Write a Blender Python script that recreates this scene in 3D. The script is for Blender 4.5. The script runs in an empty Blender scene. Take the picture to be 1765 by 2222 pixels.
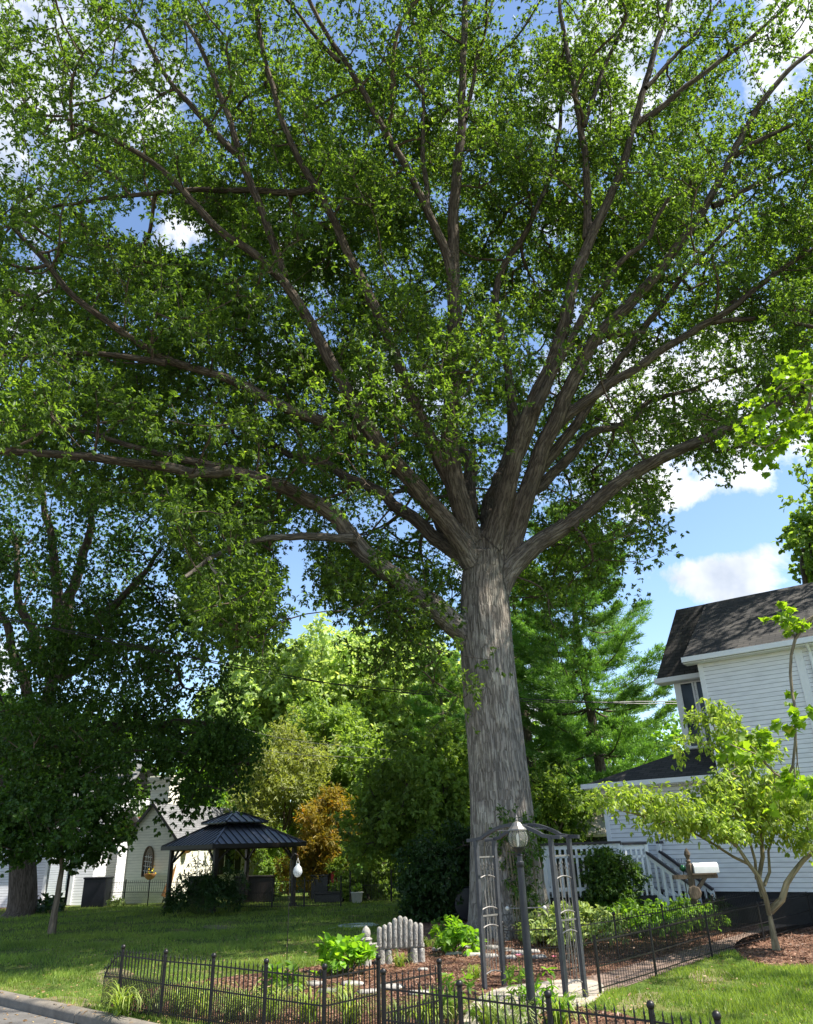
import bpy, math, random
import numpy as np
from mathutils import Vector
C = bpy.context.scene
rng = np.random.default_rng(11); random.seed(5)
PI = math.pi
# ------------------------------------------------------------------ camera
FPX, CX, CY, PITCH, ROLL, EZ = 1620., 882.5, 1111., math.radians(24.17), math.radians(1.8), 2.0
FW = np.array([0, math.cos(PITCH), math.sin(PITCH)]); UP0 = np.array([0, -math.sin(PITCH), math.cos(PITCH)]); XA = np.array([1., 0, 0])
RT = math.cos(ROLL)*XA - math.sin(ROLL)*UP0; UPV = math.cos(ROLL)*UP0 + math.sin(ROLL)*XA
from mathutils import Matrix
cd = bpy.data.cameras.new('camera'); cam = bpy.data.objects.new('camera', cd); C.collection.objects.link(cam)
cam.matrix_world = Matrix(((RT[0], UPV[0], -FW[0], 0), (RT[1], UPV[1], -FW[1], 0), (RT[2], UPV[2], -FW[2], EZ), (0, 0, 0, 1)))
cd.sensor_fit = 'VERTICAL'; cd.sensor_height = 36; cd.lens = FPX/2222*36; cd.clip_end = 3000
C.camera = cam
# ------------------------------------------------------------------ sun, sky, exposure
SUN_EL, SUN_AZ = math.radians(57), math.radians(105)      # azimuth clockwise from the view direction (+Y)
sv = Vector((math.sin(SUN_AZ)*math.cos(SUN_EL), math.cos(SUN_AZ)*math.cos(SUN_EL), math.sin(SUN_EL)))
sl = bpy.data.lights.new('sun', 'SUN'); sl.energy = 5.0; sl.angle = math.radians(.5); sl.color = (1, .95, .85)
so = bpy.data.objects.new('sun', sl); C.collection.objects.link(so); so.rotation_euler = (-sv).to_track_quat('-Z', 'Y').to_euler()
C.view_settings.view_transform = 'Standard'; C.view_settings.look = 'None'; C.view_settings.exposure = 1.22; C.view_settings.gamma = 1
C.cycles.max_bounces = 8; C.cycles.diffuse_bounces = 4; C.cycles.transmission_bounces = 6; C.cycles.transparent_max_bounces = 8
C.cycles.use_denoising = True
W = bpy.data.worlds.new('World'); C.world = W; W.use_nodes = True
def build_world():
    nt = W.node_tree; N = nt.nodes; Lk = nt.links; N.clear()
    out = N.new('ShaderNodeOutputWorld'); sky = N.new('ShaderNodeTexSky'); sky.sky_type = 'NISHITA'; sky.sun_disc = False
    sky.sun_elevation = SUN_EL; sky.sun_rotation = SUN_AZ; sky.air_density = 1.0; sky.dust_density = .15; sky.ozone_density = 2.2
    bg = N.new('ShaderNodeBackground'); bg.inputs[1].default_value = .118; Lk.new(sky.outputs[0], bg.inputs[0])
    tc = N.new('ShaderNodeTexCoord')
    no = N.new('ShaderNodeTexNoise'); no.inputs['Scale'].default_value = 5.5; no.inputs['Detail'].default_value = 9; no.inputs['Roughness'].default_value = .62; no.inputs['Distortion'].default_value = .25
    Lk.new(tc.outputs['Generated'], no.inputs['Vector'])
    ma = N.new('ShaderNodeMath'); ma.operation = 'MULTIPLY_ADD'; ma.inputs[1].default_value = 1.9; ma.inputs[2].default_value = -.45; Lk.new(no.outputs[0], ma.inputs[0]); acc = ma.outputs[0]
    def blob(px, py, r, amt):
        nonlocal acc
        d = (px-CX)/FPX*RT-(py-CY)/FPX*UPV+FW; d = d/np.linalg.norm(d)
        dp = N.new('ShaderNodeVectorMath'); dp.operation = 'DISTANCE'; dp.inputs[1].default_value = tuple(d); Lk.new(tc.outputs['Generated'], dp.inputs[0])
        mr = N.new('ShaderNodeMapRange'); mr.interpolation_type = 'SMOOTHERSTEP'; mr.inputs[1].default_value = r/FPX; mr.inputs[2].default_value = 0; mr.inputs[3].default_value = 0; mr.inputs[4].default_value = amt
        Lk.new(dp.outputs['Value'], mr.inputs[0])
        ad = N.new('ShaderNodeMath'); ad.operation = 'ADD'; Lk.new(acc, ad.inputs[0]); Lk.new(mr.outputs[0], ad.inputs[1]); acc = ad.outputs[0]
    for b in [(1560, 1235, 120, .32), (1640, 1210, 110, .32), (1500, 1265, 70, .2), (1500, 1070, 130, .26), (1400, 1080, 80, .2), (1630, 1040, 90, .2), (1570, 1145, 110, -.45), (1440, 1160, 90, -.3), (1590, 860, 300, .30), (1380, 850, 200, .12), (1330, 120, 260, .2), (1700, 100, 200, .15),
              (60, 150, 420, .24), (380, 490, 150, .30), (60, 620, 200, .15), (640, 1290, 230, -.3), (800, 1130, 160, -.2), (440, 1500, 200, -.25), (450, 1060, 180, .1), (1150, 60, 160, -.2), (1000, 600, 350, -.1), (560, 1220, 60, .2), (1700, 500, 200, -.15)]:
        blob(*b)
    cr = N.new('ShaderNodeValToRGB'); cr.color_ramp.elements[0].position = .56; cr.color_ramp.elements[1].position = .74
    Lk.new(acc, cr.inputs[0])
    n2 = N.new('ShaderNodeTexNoise'); n2.inputs['Scale'].default_value = 9; n2.inputs['Detail'].default_value = 5; Lk.new(tc.outputs['Generated'], n2.inputs['Vector'])
    cc = N.new('ShaderNodeValToRGB'); e = cc.color_ramp.elements; e[0].position = .35; e[0].color = (.50, .56, .66, 1); e[1].position = .6; e[1].color = (.93, .95, 1, 1); Lk.new(n2.outputs[0], cc.inputs[0])
    b2 = N.new('ShaderNodeBackground'); b2.inputs[1].default_value = .62; Lk.new(cc.outputs[0], b2.inputs[0])
    mx = N.new('ShaderNodeMixShader'); Lk.new(cr.outputs[0], mx.inputs[0]); Lk.new(bg.outputs[0], mx.inputs[1]); Lk.new(b2.outputs[0], mx.inputs[2]); Lk.new(mx.outputs[0], out.inputs[0])
build_world()
# ------------------------------------------------------------------ geometry from pixels of the 1765x2222 photograph (rays meet real planes)
EYE = np.array([0, 0, EZ])
def ray(x, y): return (x-CX)/FPX*RT-(y-CY)/FPX*UPV+FW
def G(x, y, z=0.): d = ray(x, y); return EYE+(z-EZ)/d[2]*d
def AT(x, y, Y): d = ray(x, y); return EYE+Y/d[1]*d
def proj(P):
    q = np.asarray(P, float)-EYE; w = q@FW; w = np.where(np.abs(w) < 1e-3, 1e-3, w)
    return CX+FPX*(q@RT)/w, CY-FPX*(q@UPV)/w, w
K = 1.0304                                # traced limbs are in 1713-wide coordinates
# ------------------------------------------------------------------ scene helpers
def link(o, parent=None):
    C.collection.objects.link(o)
    if parent is not None: o.parent = parent
    return o
def tag(o, label=None, cat=None, group=None, kind=None):
    if label: o['label'] = label
    if cat: o['category'] = cat
    if group: o['group'] = group
    if kind: o['kind'] = kind
    return o
def thing(name, label, cat, loc=(0, 0, 0), rz=0, group=None):
    o = bpy.data.objects.new(name, None); o.empty_display_size = .2; o.location = tuple(loc); o.rotation_euler = (0, 0, rz)
    C.collection.objects.link(o); return tag(o, label, cat, group)
def np_mesh(name, V, F, mats, parent=None, smooth=False, attr=None, uvw=None, mi=None):
    """V (n,3); F list of arrays (m,k) of faces"""
    if not isinstance(F, list): F = [F]
    F = [np.asarray(f, np.int32) for f in F if len(f)]
    me = bpy.data.meshes.new(name); V = np.asarray(V, np.float32)
    me.vertices.add(len(V)); me.vertices.foreach_set('co', V.ravel())
    li = np.concatenate([f.ravel() for f in F]); tot = np.concatenate([np.full(len(f), f.shape[1], np.int32) for f in F])
    me.loops.add(len(li)); me.loops.foreach_set('vertex_index', li)
    st = np.zeros(len(tot), np.int32); st[1:] = np.cumsum(tot)[:-1]
    me.polygons.add(len(tot)); me.polygons.foreach_set('loop_start', st)
    if mi is not None: me.polygons.foreach_set('material_index', np.asarray(mi, np.int32))
    me.update(calc_edges=True); me.validate(verbose=False)
    if smooth: me.polygons.foreach_set('use_smooth', np.ones(len(me.polygons), bool))
    if attr is not None:
        a = me.attributes.new('rnd', 'FLOAT', 'FACE'); a.data.foreach_set('value', np.asarray(attr, np.float32))
    if uvw is not None:
        a = me.attributes.new('bark', 'FLOAT_VECTOR', 'POINT'); a.data.foreach_set('vector', np.asarray(uvw, np.float32).ravel())
    for m in (mats if isinstance(mats, (list, tuple)) else [mats]): me.materials.append(m)
    o = bpy.data.objects.new(name, me); return link(o, parent)
class MB:
    """collects boxes, tubes, lathes into one mesh"""
    def __init__(s): s.v = []; s.f = []; s.n = 0
    def add(s, V, F):
        s.v.append(np.asarray(V, float)); s.f += [tuple(int(i)+s.n for i in f) for f in F]; s.n += len(V); return s
    def box(s, c, d, rz=0, M=None):
        x, y, z = [q/2 for q in d]
        V = np.array([(a*x, b*y, e*z) for e in (-1, 1) for b in (-1, 1) for a in (-1, 1)])
        if rz: c_, s_ = math.cos(rz), math.sin(rz); V = np.stack([V[:, 0]*c_-V[:, 1]*s_, V[:, 0]*s_+V[:, 1]*c_, V[:, 2]], 1)
        return s.add(V+np.array(c), [(0, 2, 3, 1), (4, 5, 7, 6), (0, 1, 5, 4), (2, 6, 7, 3), (0, 4, 6, 2), (1, 3, 7, 5)])
    def bar(s, a, b, w, h=None, up=(0, 0, 1)):
        """rectangular beam from a to b"""
        h = h or w; a = np.array(a, float); b = np.array(b, float); d = b-a; L = np.linalg.norm(d); d /= L
        sd = np.cross(d, up)
        if np.linalg.norm(sd) < 1e-4: sd = np.cross(d, (1, 0, 0))
        sd /= np.linalg.norm(sd); u = np.cross(sd, d)
        V = [p+sd*i*w/2+u*j*h/2 for p in (a, b) for j in (-1, 1) for i in (-1, 1)]
        return s.add(V, [(0, 1, 3, 2), (4, 6, 7, 5), (0, 4, 5, 1), (2, 3, 7, 6), (0, 2, 6, 4), (1, 5, 7, 3)])
    def tube(s, P, r, n=8, cap=True):
        P = np.asarray(P, float); R = np.full(len(P), r) if np.isscalar(r) else np.asarray(r)
        T = np.gradient(P, axis=0); T /= np.linalg.norm(T, axis=1)[:, None]
        a = np.cross(T[0], (0, 0, 1.)) if abs(T[0][2]) < .9 else np.cross(T[0], (1., 0, 0)); a /= np.linalg.norm(a)
        V = []
        for i in range(len(P)):
            a = a-T[i]*(a@T[i]); a /= np.linalg.norm(a); b = np.cross(T[i], a)
            for k in range(n):
                t = 2*PI*k/n; V.append(P[i]+R[i]*(math.cos(t)*a+math.sin(t)*b))
        F = [(i*n+k, i*n+(k+1) % n, (i+1)*n+(k+1) % n, (i+1)*n+k) for i in range(len(P)-1) for k in range(n)]
        if cap: F += [tuple(range(n-1, -1, -1)), tuple((len(P)-1)*n+k for k in range(n))]
        return s.add(V, F)
    def lathe(s, prof, c=(0, 0, 0), n=16, axis='z', sc=(1, 1)):
        V = []
        for r, z in prof:
            for k in range(n):
                t = 2*PI*k/n; V.append((r*math.cos(t)*sc[0], r*math.sin(t)*sc[1], z))
        V = np.array(V)
        if axis == 'x': V = V[:, [2, 1, 0]]
        if axis == 'y': V = V[:, [0, 2, 1]]
        m = len(prof)
        F = [(i*n+k, i*n+(k+1) % n, (i+1)*n+(k+1) % n, (i+1)*n+k) for i in range(m-1) for k in range(n)]
        F += [tuple(range(n-1, -1, -1)), tuple((m-1)*n+k for k in range(n))]
        return s.add(V+np.array(c), F)
    def ball(s, c, r, n=10, sc=1.):
        return s.lathe([(max(r*math.sin(PI*i/8), .001), -r*sc*math.cos(PI*i/8)) for i in range(9)], c, n)
    def poly(s, pts, thick=0):
        """flat polygon, extruded down by thick"""
        n = len(pts); P = np.array(pts, float)
        if not thick: return s.add(P, [tuple(range(n))])
        Q = P-np.array([0, 0, thick])
        return s.add(np.vstack([P, Q]), [tuple(range(n)), tuple(range(2*n-1, n-1, -1))]+[(i, i+n, (i+1) % n+n, (i+1) % n) for i in range(n)])
    def build(s, name, m, parent=None, smooth=False, bevel=0):
        me = bpy.data.meshes.new(name); me.from_pydata(np.vstack(s.v).tolist(), [], s.f); me.materials.append(m); me.update()
        import bmesh
        bm = bmesh.new(); bm.from_mesh(me); bmesh.ops.recalc_face_normals(bm, faces=bm.faces); bm.to_mesh(me); bm.free()
        if smooth:
            me.polygons.foreach_set('use_smooth', np.ones(len(me.polygons), bool))
            if hasattr(me, 'set_sharp_from_angle'): me.set_sharp_from_angle(angle=math.radians(45))
        o = link(bpy.data.objects.new(name, me), parent)
        if bevel:
            b = o.modifiers.new('bevel', 'BEVEL'); b.width = bevel; b.segments = 2; b.limit_method = 'ANGLE'
        return o
def copy_tree(o, parent=None):
    c = o.copy(); C.collection.objects.link(c); c.parent = parent
    for ch in list(o.children): copy_tree(ch, c)
    return c
# ------------------------------------------------------------------ materials
def newmat(name):
    m = bpy.data.materials.new(name); m.use_nodes = True; nt = m.node_tree; return m, nt, nt.nodes, nt.links, nt.nodes['Principled BSDF']
def ramp(N, stops):
    r = N.new('ShaderNodeValToRGB'); e = r.color_ramp.elements
    e[0].position, e[0].color = stops[0][0], (*stops[0][1], 1); e[1].position, e[1].color = stops[-1][0], (*stops[-1][1], 1)
    for p, c in stops[1:-1]: q = e.new(p); q.color = (*c, 1)
    return r
def plain(name, c1, c2=None, scale=8, rough=.6, bump=.2, metal=0, detail=6, stretch=(1, 1, 1), bscale=None, bdist=.01, spec=.5):
    m, nt, N, Lk, b = newmat(name); tc = N.new('ShaderNodeTexCoord'); mp = N.new('ShaderNodeMapping'); mp.inputs['Scale'].default_value = stretch
    Lk.new(tc.outputs['Object'], mp.inputs[0])
    n = N.new('ShaderNodeTexNoise'); n.inputs['Scale'].default_value = scale; n.inputs['Detail'].default_value = detail; n.inputs['Roughness'].default_value = .65; Lk.new(mp.outputs[0], n.inputs['Vector'])
    r = ramp(N, [(.3, c1), (.7, c2 or c1)]); Lk.new(n.outputs[0], r.inputs[0]); Lk.new(r.outputs[0], b.inputs['Base Color'])
    b.inputs['Roughness'].default_value = rough; b.inputs['Metallic'].default_value = metal; b.inputs['Specular IOR Level'].default_value = spec
    if bump:
        n2 = N.new('ShaderNodeTexNoise'); n2.inputs['Scale'].default_value = bscale or scale*3; n2.inputs['Detail'].default_value = 8; Lk.new(mp.outputs[0], n2.inputs['Vector'])
        bp = N.new('ShaderNodeBump'); bp.inputs['Strength'].default_value = bump; bp.inputs['Distance'].default_value = bdist; Lk.new(n2.outputs[0], bp.inputs['Height']); Lk.new(bp.outputs[0], b.inputs['Normal'])
    return m
def leafmat(name, dark, light, accent=None, acc_at=.93, trans=.42, tcol=None, rough=.5):
    m, nt, N, Lk, b = newmat(name)
    at = N.new('ShaderNodeAttribute'); at.attribute_name = 'rnd'
    st = [(0, dark), (.8, light)]+([(acc_at, light), (1.0, accent)] if accent else [(1.0, light)])
    r = ramp(N, st); Lk.new(at.outputs['Fac'], r.inputs[0])
    tc = N.new('ShaderNodeTexCoord'); n = N.new('ShaderNodeTexNoise'); n.inputs['Scale'].default_value = .45; n.inputs['Detail'].default_value = 3; Lk.new(tc.outputs['Object'], n.inputs['Vector'])
    hs = N.new('ShaderNodeHueSaturation'); mr = N.new('ShaderNodeMapRange'); mr.inputs[1].default_value = .3; mr.inputs[2].default_value = .7; mr.inputs[3].default_value = .75; mr.inputs[4].default_value = 1.25
    Lk.new(n.outputs[0], mr.inputs[0]); Lk.new(mr.outputs[0], hs.inputs['Value']); Lk.new(r.outputs[0], hs.inputs['Color'])
    Lk.new(hs.outputs[0], b.inputs['Base Color']); b.inputs['Roughness'].default_value = rough; b.inputs['Specular IOR Level'].default_value = .35
    t = N.new('ShaderNodeBsdfTranslucent'); g = N.new('ShaderNodeMix'); g.data_type = 'RGBA'; g.blend_type = 'MULTIPLY'; g.inputs[0].default_value = 1
    Lk.new(hs.outputs[0], g.inputs[6]); g.inputs[7].default_value = (*(tcol or (2.6, 2.6, .7)), 1); Lk.new(g.outputs[2], t.inputs[0])
    mx = N.new('ShaderNodeMixShader'); mx.inputs[0].default_value = trans; Lk.new(b.outputs[0], mx.inputs[1]); Lk.new(t.outputs[0], mx.inputs[2])
    Lk.new(mx.outputs[0], N['Material Output'].inputs[0]); return m
def barkmat(name, dark, light, scale=9., strength=1., dist=.05, patch=None, upper=None):
    m, nt, N, Lk, b = newmat(name); at = N.new('ShaderNodeAttribute'); at.attribute_name = 'bark'
    n = N.new('ShaderNodeTexNoise'); n.inputs['Scale'].default_value = scale; n.inputs['Detail'].default_value = 7; n.inputs['Roughness'].default_value = .62; n.inputs['Distortion'].default_value = .6
    Lk.new(at.outputs['Vector'], n.inputs['Vector'])
    nb = N.new('ShaderNodeTexNoise'); nb.inputs['Scale'].default_value = scale*1.7; nb.inputs['Detail'].default_value = 3; nb.inputs['Roughness'].default_value = .5; nb.inputs['Distortion'].default_value = .35; Lk.new(at.outputs['Vector'], nb.inputs['Vector'])
    s1 = N.new('ShaderNodeMath'); s1.operation = 'SUBTRACT'; s1.inputs[1].default_value = .5; Lk.new(nb.outputs[0], s1.inputs[0])
    s2 = N.new('ShaderNodeMath'); s2.operation = 'ABSOLUTE'; Lk.new(s1.outputs[0], s2.inputs[0])
    mr = N.new('ShaderNodeMapRange'); mr.inputs[1].default_value = 0; mr.inputs[2].default_value = .10; mr.inputs[3].default_value = .25; Lk.new(s2.outputs[0], mr.inputs[0])
    mu = N.new('ShaderNodeMath'); mu.operation = 'MULTIPLY'; Lk.new(mr.outputs[0], mu.inputs[0]); Lk.new(n.outputs[0], mu.inputs[1])
    r = ramp(N, [(.04, dark), (.24, tuple((a+c)/2 for a, c in zip(dark, light))), (.52, light)]); Lk.new(mu.outputs[0], r.inputs[0])
    col = r.outputs[0]
    tc = N.new('ShaderNodeTexCoord'); n2 = N.new('ShaderNodeTexNoise'); n2.inputs['Scale'].default_value = 1.3; n2.inputs['Detail'].default_value = 8; n2.inputs['Roughness'].default_value = .75; Lk.new(tc.outputs['Object'], n2.inputs['Vector'])
    if patch:
        pr = ramp(N, [(.50, (0, 0, 0)), (.62, (1, 1, 1))]); Lk.new(n2.outputs[0], pr.inputs[0])
        mx = N.new('ShaderNodeMix'); mx.data_type = 'RGBA'; Lk.new(pr.outputs[0], mx.inputs[0]); Lk.new(col, mx.inputs[6])
        mm = N.new('ShaderNodeMix'); mm.data_type = 'RGBA'; mm.blend_type = 'MULTIPLY'; mm.inputs[0].default_value = 1; Lk.new(col, mm.inputs[6]); mm.inputs[7].default_value = (*patch, 1); Lk.new(mm.outputs[2], mx.inputs[7]); col = mx.outputs[2]
    if upper:     # bark colour turns darker and browner with height
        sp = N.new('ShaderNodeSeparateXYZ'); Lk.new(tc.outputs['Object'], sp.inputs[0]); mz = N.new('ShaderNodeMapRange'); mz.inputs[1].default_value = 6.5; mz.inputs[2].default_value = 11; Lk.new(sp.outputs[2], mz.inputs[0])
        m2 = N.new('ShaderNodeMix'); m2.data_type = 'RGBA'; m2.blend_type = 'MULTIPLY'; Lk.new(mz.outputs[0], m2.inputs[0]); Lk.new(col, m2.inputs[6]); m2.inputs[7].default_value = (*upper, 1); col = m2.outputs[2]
    Lk.new(col, b.inputs['Base Color']); b.inputs['Roughness'].default_value = .9; b.inputs['Specular IOR Level'].default_value = .15
    bp = N.new('ShaderNodeBump'); bp.inputs['Strength'].default_value = strength; bp.inputs['Distance'].default_value = dist; Lk.new(mu.outputs[0], bp.inputs['Height']); Lk.new(bp.outputs[0], b.inputs['Normal'])
    return m
def siding(name, c, step=.115, dark=.25):
    """clapboard: a thin shadowed lap line every step metres of height plus the bevel of each board"""
    m, nt, N, Lk, b = newmat(name); tc = N.new('ShaderNodeTexCoord'); sp = N.new('ShaderNodeSeparateXYZ'); Lk.new(tc.outputs['Object'], sp.inputs[0])
    dv = N.new('ShaderNodeMath'); dv.operation = 'DIVIDE'; dv.inputs[1].default_value = step; Lk.new(sp.outputs[2], dv.inputs[0])
    fr = N.new('ShaderNodeMath'); fr.operation = 'FRACT'; Lk.new(dv.outputs[0], fr.inputs[0])
    r = ramp(N, [(0, (dark,)*3), (.07, (dark*1.2,)*3), (.13, (1, 1, 1)), (1, (1, 1, 1))]); Lk.new(fr.outputs[0], r.inputs[0])
    n = N.new('ShaderNodeTexNoise'); n.inputs['Scale'].default_value = 3; n.inputs['Detail'].default_value = 8; mp = N.new('ShaderNodeMapping'); mp.inputs['Scale'].default_value = (1, 1, 4); Lk.new(tc.outputs['Object'], mp.inputs[0]); Lk.new(mp.outputs[0], n.inputs['Vector'])
    r2 = ramp(N, [(.3, tuple(x*.86 for x in c)), (.6, c)]); Lk.new(n.outputs[0], r2.inputs[0])
    mx = N.new('ShaderNodeMix'); mx.data_type = 'RGBA'; mx.blend_type = 'MULTIPLY'; mx.inputs[0].default_value = 1; Lk.new(r.outputs[0], mx.inputs[7]); Lk.new(r2.outputs[0], mx.inputs[6]); Lk.new(mx.outputs[2], b.inputs['Base Color'])
    b.inputs['Roughness'].default_value = .55
    bp = N.new('ShaderNodeBump'); bp.inputs['Strength'].default_value = .6; bp.inputs['Distance'].default_value = .012; bp.invert = True; Lk.new(fr.outputs[0], bp.inputs['Height']); Lk.new(bp.outputs[0], b.inputs['Normal'])
    return m
def shingles(name, c1, c2, sx=.33, sz=.14):
    m, nt, N, Lk, b = newmat(name); tc = N.new('ShaderNodeTexCoord'); br = N.new('ShaderNodeTexBrick')
    Lk.new(tc.outputs['UV'], br.inputs['Vector'])
    br.inputs['Scale'].default_value = 1; br.inputs['Brick Width'].default_value = sx; br.inputs['Row Height'].default_value = sz; br.inputs['Mortar Size'].default_value = .012; br.inputs['Mortar Smooth'].default_value = .3
    br.inputs['Color1'].default_value = (*c1, 1); br.inputs['Color2'].default_value = (*c2, 1); br.inputs['Mortar'].default_value = (*[x*.35 for x in c1], 1)
    n = N.new('ShaderNodeTexNoise'); n.inputs['Scale'].default_value = 60; Lk.new(tc.outputs['UV'], n.inputs['Vector'])
    mr = N.new('ShaderNodeMapRange'); mr.inputs[3].default_value = .6; mr.inputs[4].default_value = 1.4; Lk.new(n.outputs[0], mr.inputs[0])
    mx = N.new('ShaderNodeMix'); mx.data_type = 'RGBA'; mx.blend_type = 'MULTIPLY'; mx.inputs[0].default_value = 1; Lk.new(br.outputs[0], mx.inputs[6]); Lk.new(mr.outputs[0], mx.inputs[7]); Lk.new(mx.outputs[2], b.inputs['Base Color'])
    b.inputs['Roughness'].default_value = .9
    bp = N.new('ShaderNodeBump'); bp.inputs['Strength'].default_value = .7; bp.inputs['Distance'].default_value = .01; Lk.new(br.outputs[0], bp.inputs['Height']); Lk.new(bp.outputs[0], b.inputs['Normal'])
    return m
def glassmat(name, c=(.02, .025, .03), rough=.08):
    m, nt, N, Lk, b = newmat(name); b.inputs['Base Color'].default_value = (*c, 1); b.inputs['Roughness'].default_value = rough; b.inputs['Specular IOR Level'].default_value = .3; return m
M = {}
M['oak_leaf'] = leafmat('oak_leaf', (.030, .060, .014), (.100, .160, .030), (.27, .33, .05), .92, .50, (2.75, 2.75, .9))
M['maple_leaf'] = leafmat('maple_leaf', (.030, .066, .016), (.075, .145, .024), (.12, .19, .03), .93, .36)
M['lime_leaf'] = leafmat('lime_leaf', (.085, .145, .028), (.185, .275, .06), (.28, .32, .07), .94, .44, (2.3, 2.2, .9))
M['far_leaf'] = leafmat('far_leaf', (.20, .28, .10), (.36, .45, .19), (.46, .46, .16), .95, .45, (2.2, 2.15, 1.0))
M['mid_leaf'] = leafmat('mid_leaf', (.06, .125, .022), (.15, .26, .045), (.26, .32, .06), .93, .46)
M['olive_leaf'] = leafmat('olive_leaf', (.15, .18, .06), (.27, .30, .11), (.32, .30, .13), .92, .35)
M['gold_leaf'] = leafmat('gold_leaf', (.10, .11, .018), (.26, .19, .024), (.62, .26, .02), .80, .38, (2.2, 2., .7))
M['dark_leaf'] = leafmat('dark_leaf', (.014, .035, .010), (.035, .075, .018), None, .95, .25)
M['needle'] = leafmat('needle', (.05, .12, .03), (.16, .29, .06), (.24, .36, .08), .94, .32, (2.0, 2.15, .8))
M['dogwood_leaf'] = leafmat('dogwood_leaf', (.11, .18, .035), (.33, .41, .08), (.58, .56, .18), .86, .45, (2., 2.1, .8))
M['near_maple_leaf'] = leafmat('near_maple_leaf', (.09, .17, .015), (.20, .30, .03), (.42, .30, .04), .93, .5, (2.2, 2.2, .6))
M['hydrangea_leaf'] = leafmat('hydrangea_leaf', (.08, .18, .02), (.18, .33, .035), (.30, .38, .05), .95, .42)
M['lily_leaf'] = leafmat('lily_leaf', (.13, .21, .03), (.30, .38, .08), (.55, .55, .25), .85, .4, (2., 2., .8))
M['variegated_leaf'] = leafmat('variegated_leaf', (.14, .22, .05), (.33, .40, .14), (.55, .58, .32), .7, .35, (1.8, 1.8, .9))
M['grass'] = leafmat('grass', (.085, .15, .024), (.23, .30, .06), (.46, .40, .19), .90, .38, (2.0, 2.05, .75))
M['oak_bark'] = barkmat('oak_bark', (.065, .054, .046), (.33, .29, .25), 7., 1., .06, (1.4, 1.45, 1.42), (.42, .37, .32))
M['dark_bark'] = barkmat('dark_bark', (.035, .026, .02), (.16, .125, .10), 9, .9, .03)
M['young_bark'] = barkmat('young_bark', (.07, .05, .035), (.22, .17, .12), 7, .5, .01)
M['oak_twig'] = barkmat('oak_twig', (.04, .03, .022), (.15, .11, .08), 7, .5, .01)
M['pale_bark'] = barkmat('pale_bark', (.10, .08, .05), (.30, .25, .16), 7, .5, .01)
M['iron'] = plain('iron', (.012, .011, .012), (.022, .019, .018), 20, .42, .15, .3)
M['arbor_paint'] = plain('arbor_paint', (.026, .027, .032), (.048, .050, .058), 12, .5, .12)
M['arbor_grille'] = plain('arbor_grille', (.16, .15, .14), (.26, .24, .22), 12, .45, .12, .4)
M['lamp_post'] = plain('lamp_post', (.014, .015, .019), (.026, .028, .034), 10, .42, .12)
M['concrete'] = plain('concrete', (.30, .25, .20), (.46, .40, .33), 5, .9, .4, bscale=90, bdist=.006)
M['kerb'] = plain('kerb', (.11, .095, .078), (.22, .19, .155), 3, .92, .6, bscale=60, bdist=.01)
M['stone'] = plain('stone', (.20, .185, .165), (.42, .39, .35), 7, .9, .7, bscale=30, bdist=.02)
M['bench'] = plain('bench', (.13, .12, .105), (.50, .47, .43), 14, .9, 1., stretch=(2, 2, .8), bscale=30, bdist=.03)
M['white_paint'] = plain('white_paint', (.72, .74, .76), (.82, .83, .84), 4, .5, .08)
M['white_siding'] = siding('white_siding', (.80, .81, .84))
M['cottage_siding'] = siding('cottage_siding', (.80, .77, .66), .12, .55)
M['cream'] = plain('cream', (.62, .55, .40), (.72, .66, .50), 3, .7, .1)
M['black_shingle'] = shingles('black_shingle', (.030, .028, .027), (.065, .058, .052))
M['grey_shingle'] = shingles('grey_shingle', (.13, .13, .135), (.19, .19, .195))
M['metal_roof'] = plain('metal_roof', (.020, .022, .028), (.034, .037, .046), 4, .34, .05, .2)
M['gazebo_frame'] = plain('gazebo_frame', (.020, .014, .012), (.034, .024, .020), 8, .5, .1)
M['foundation'] = plain('foundation', (.012, .012, .014), (.026, .026, .030), 6, .8, .5)
M['glass'] = glassmat('glass'); M['red'] = plain('red', (.45, .02, .02), (.55, .04, .03), 5, .6, 0)
M['mail_white'] = plain('mail_white', (.62, .64, .64), (.78, .79, .79), 5, .38, .05)
M['old_wood'] = plain('old_wood', (.07, .048, .032), (.19, .14, .095), 9, .8, .6, stretch=(4, 4, .7), bscale=20, bdist=.01)
M['brick'] = plain('brick', (.26, .08, .045), (.40, .16, .09), 14, .9, .5)
M['handrail'] = plain('handrail', (.022, .018, .022), (.035, .028, .034), 8, .5, .1)
M['wicker'] = plain('wicker', (.30, .13, .04), (.44, .22, .08), 30, .8, .5)
M['plastic_black'] = plain('plastic_black', (.006, .006, .010), (.014, .014, .02), 5, .35, .05)
M['pale_roof'] = plain('pale_roof', (.38, .33, .27), (.52, .46, .38), 6, .9, .2)
M['cable'] = plain('cable', (.02, .018, .017), (.05, .045, .04), 10, .5, 0)
M['hose'] = plain('hose', (.20, .25, .22), (.50, .56, .52), 10, .4, 0)
M['flower_yellow'] = plain('flower_yellow', (.75, .50, .02), (.85, .62, .05), 10, .6, 0)
M['flower_pink'] = plain('flower_pink', (.70, .16, .26), (.80, .30, .38), 10, .6, 0)
M['green_ball'] = plain('green_ball', (.01, .10, .03), (.02, .16, .05), 10, .2, 0)
M['planter_white'] = plain('planter_white', (.50, .48, .42), (.62, .60, .55), 10, .7, .3)
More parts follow.
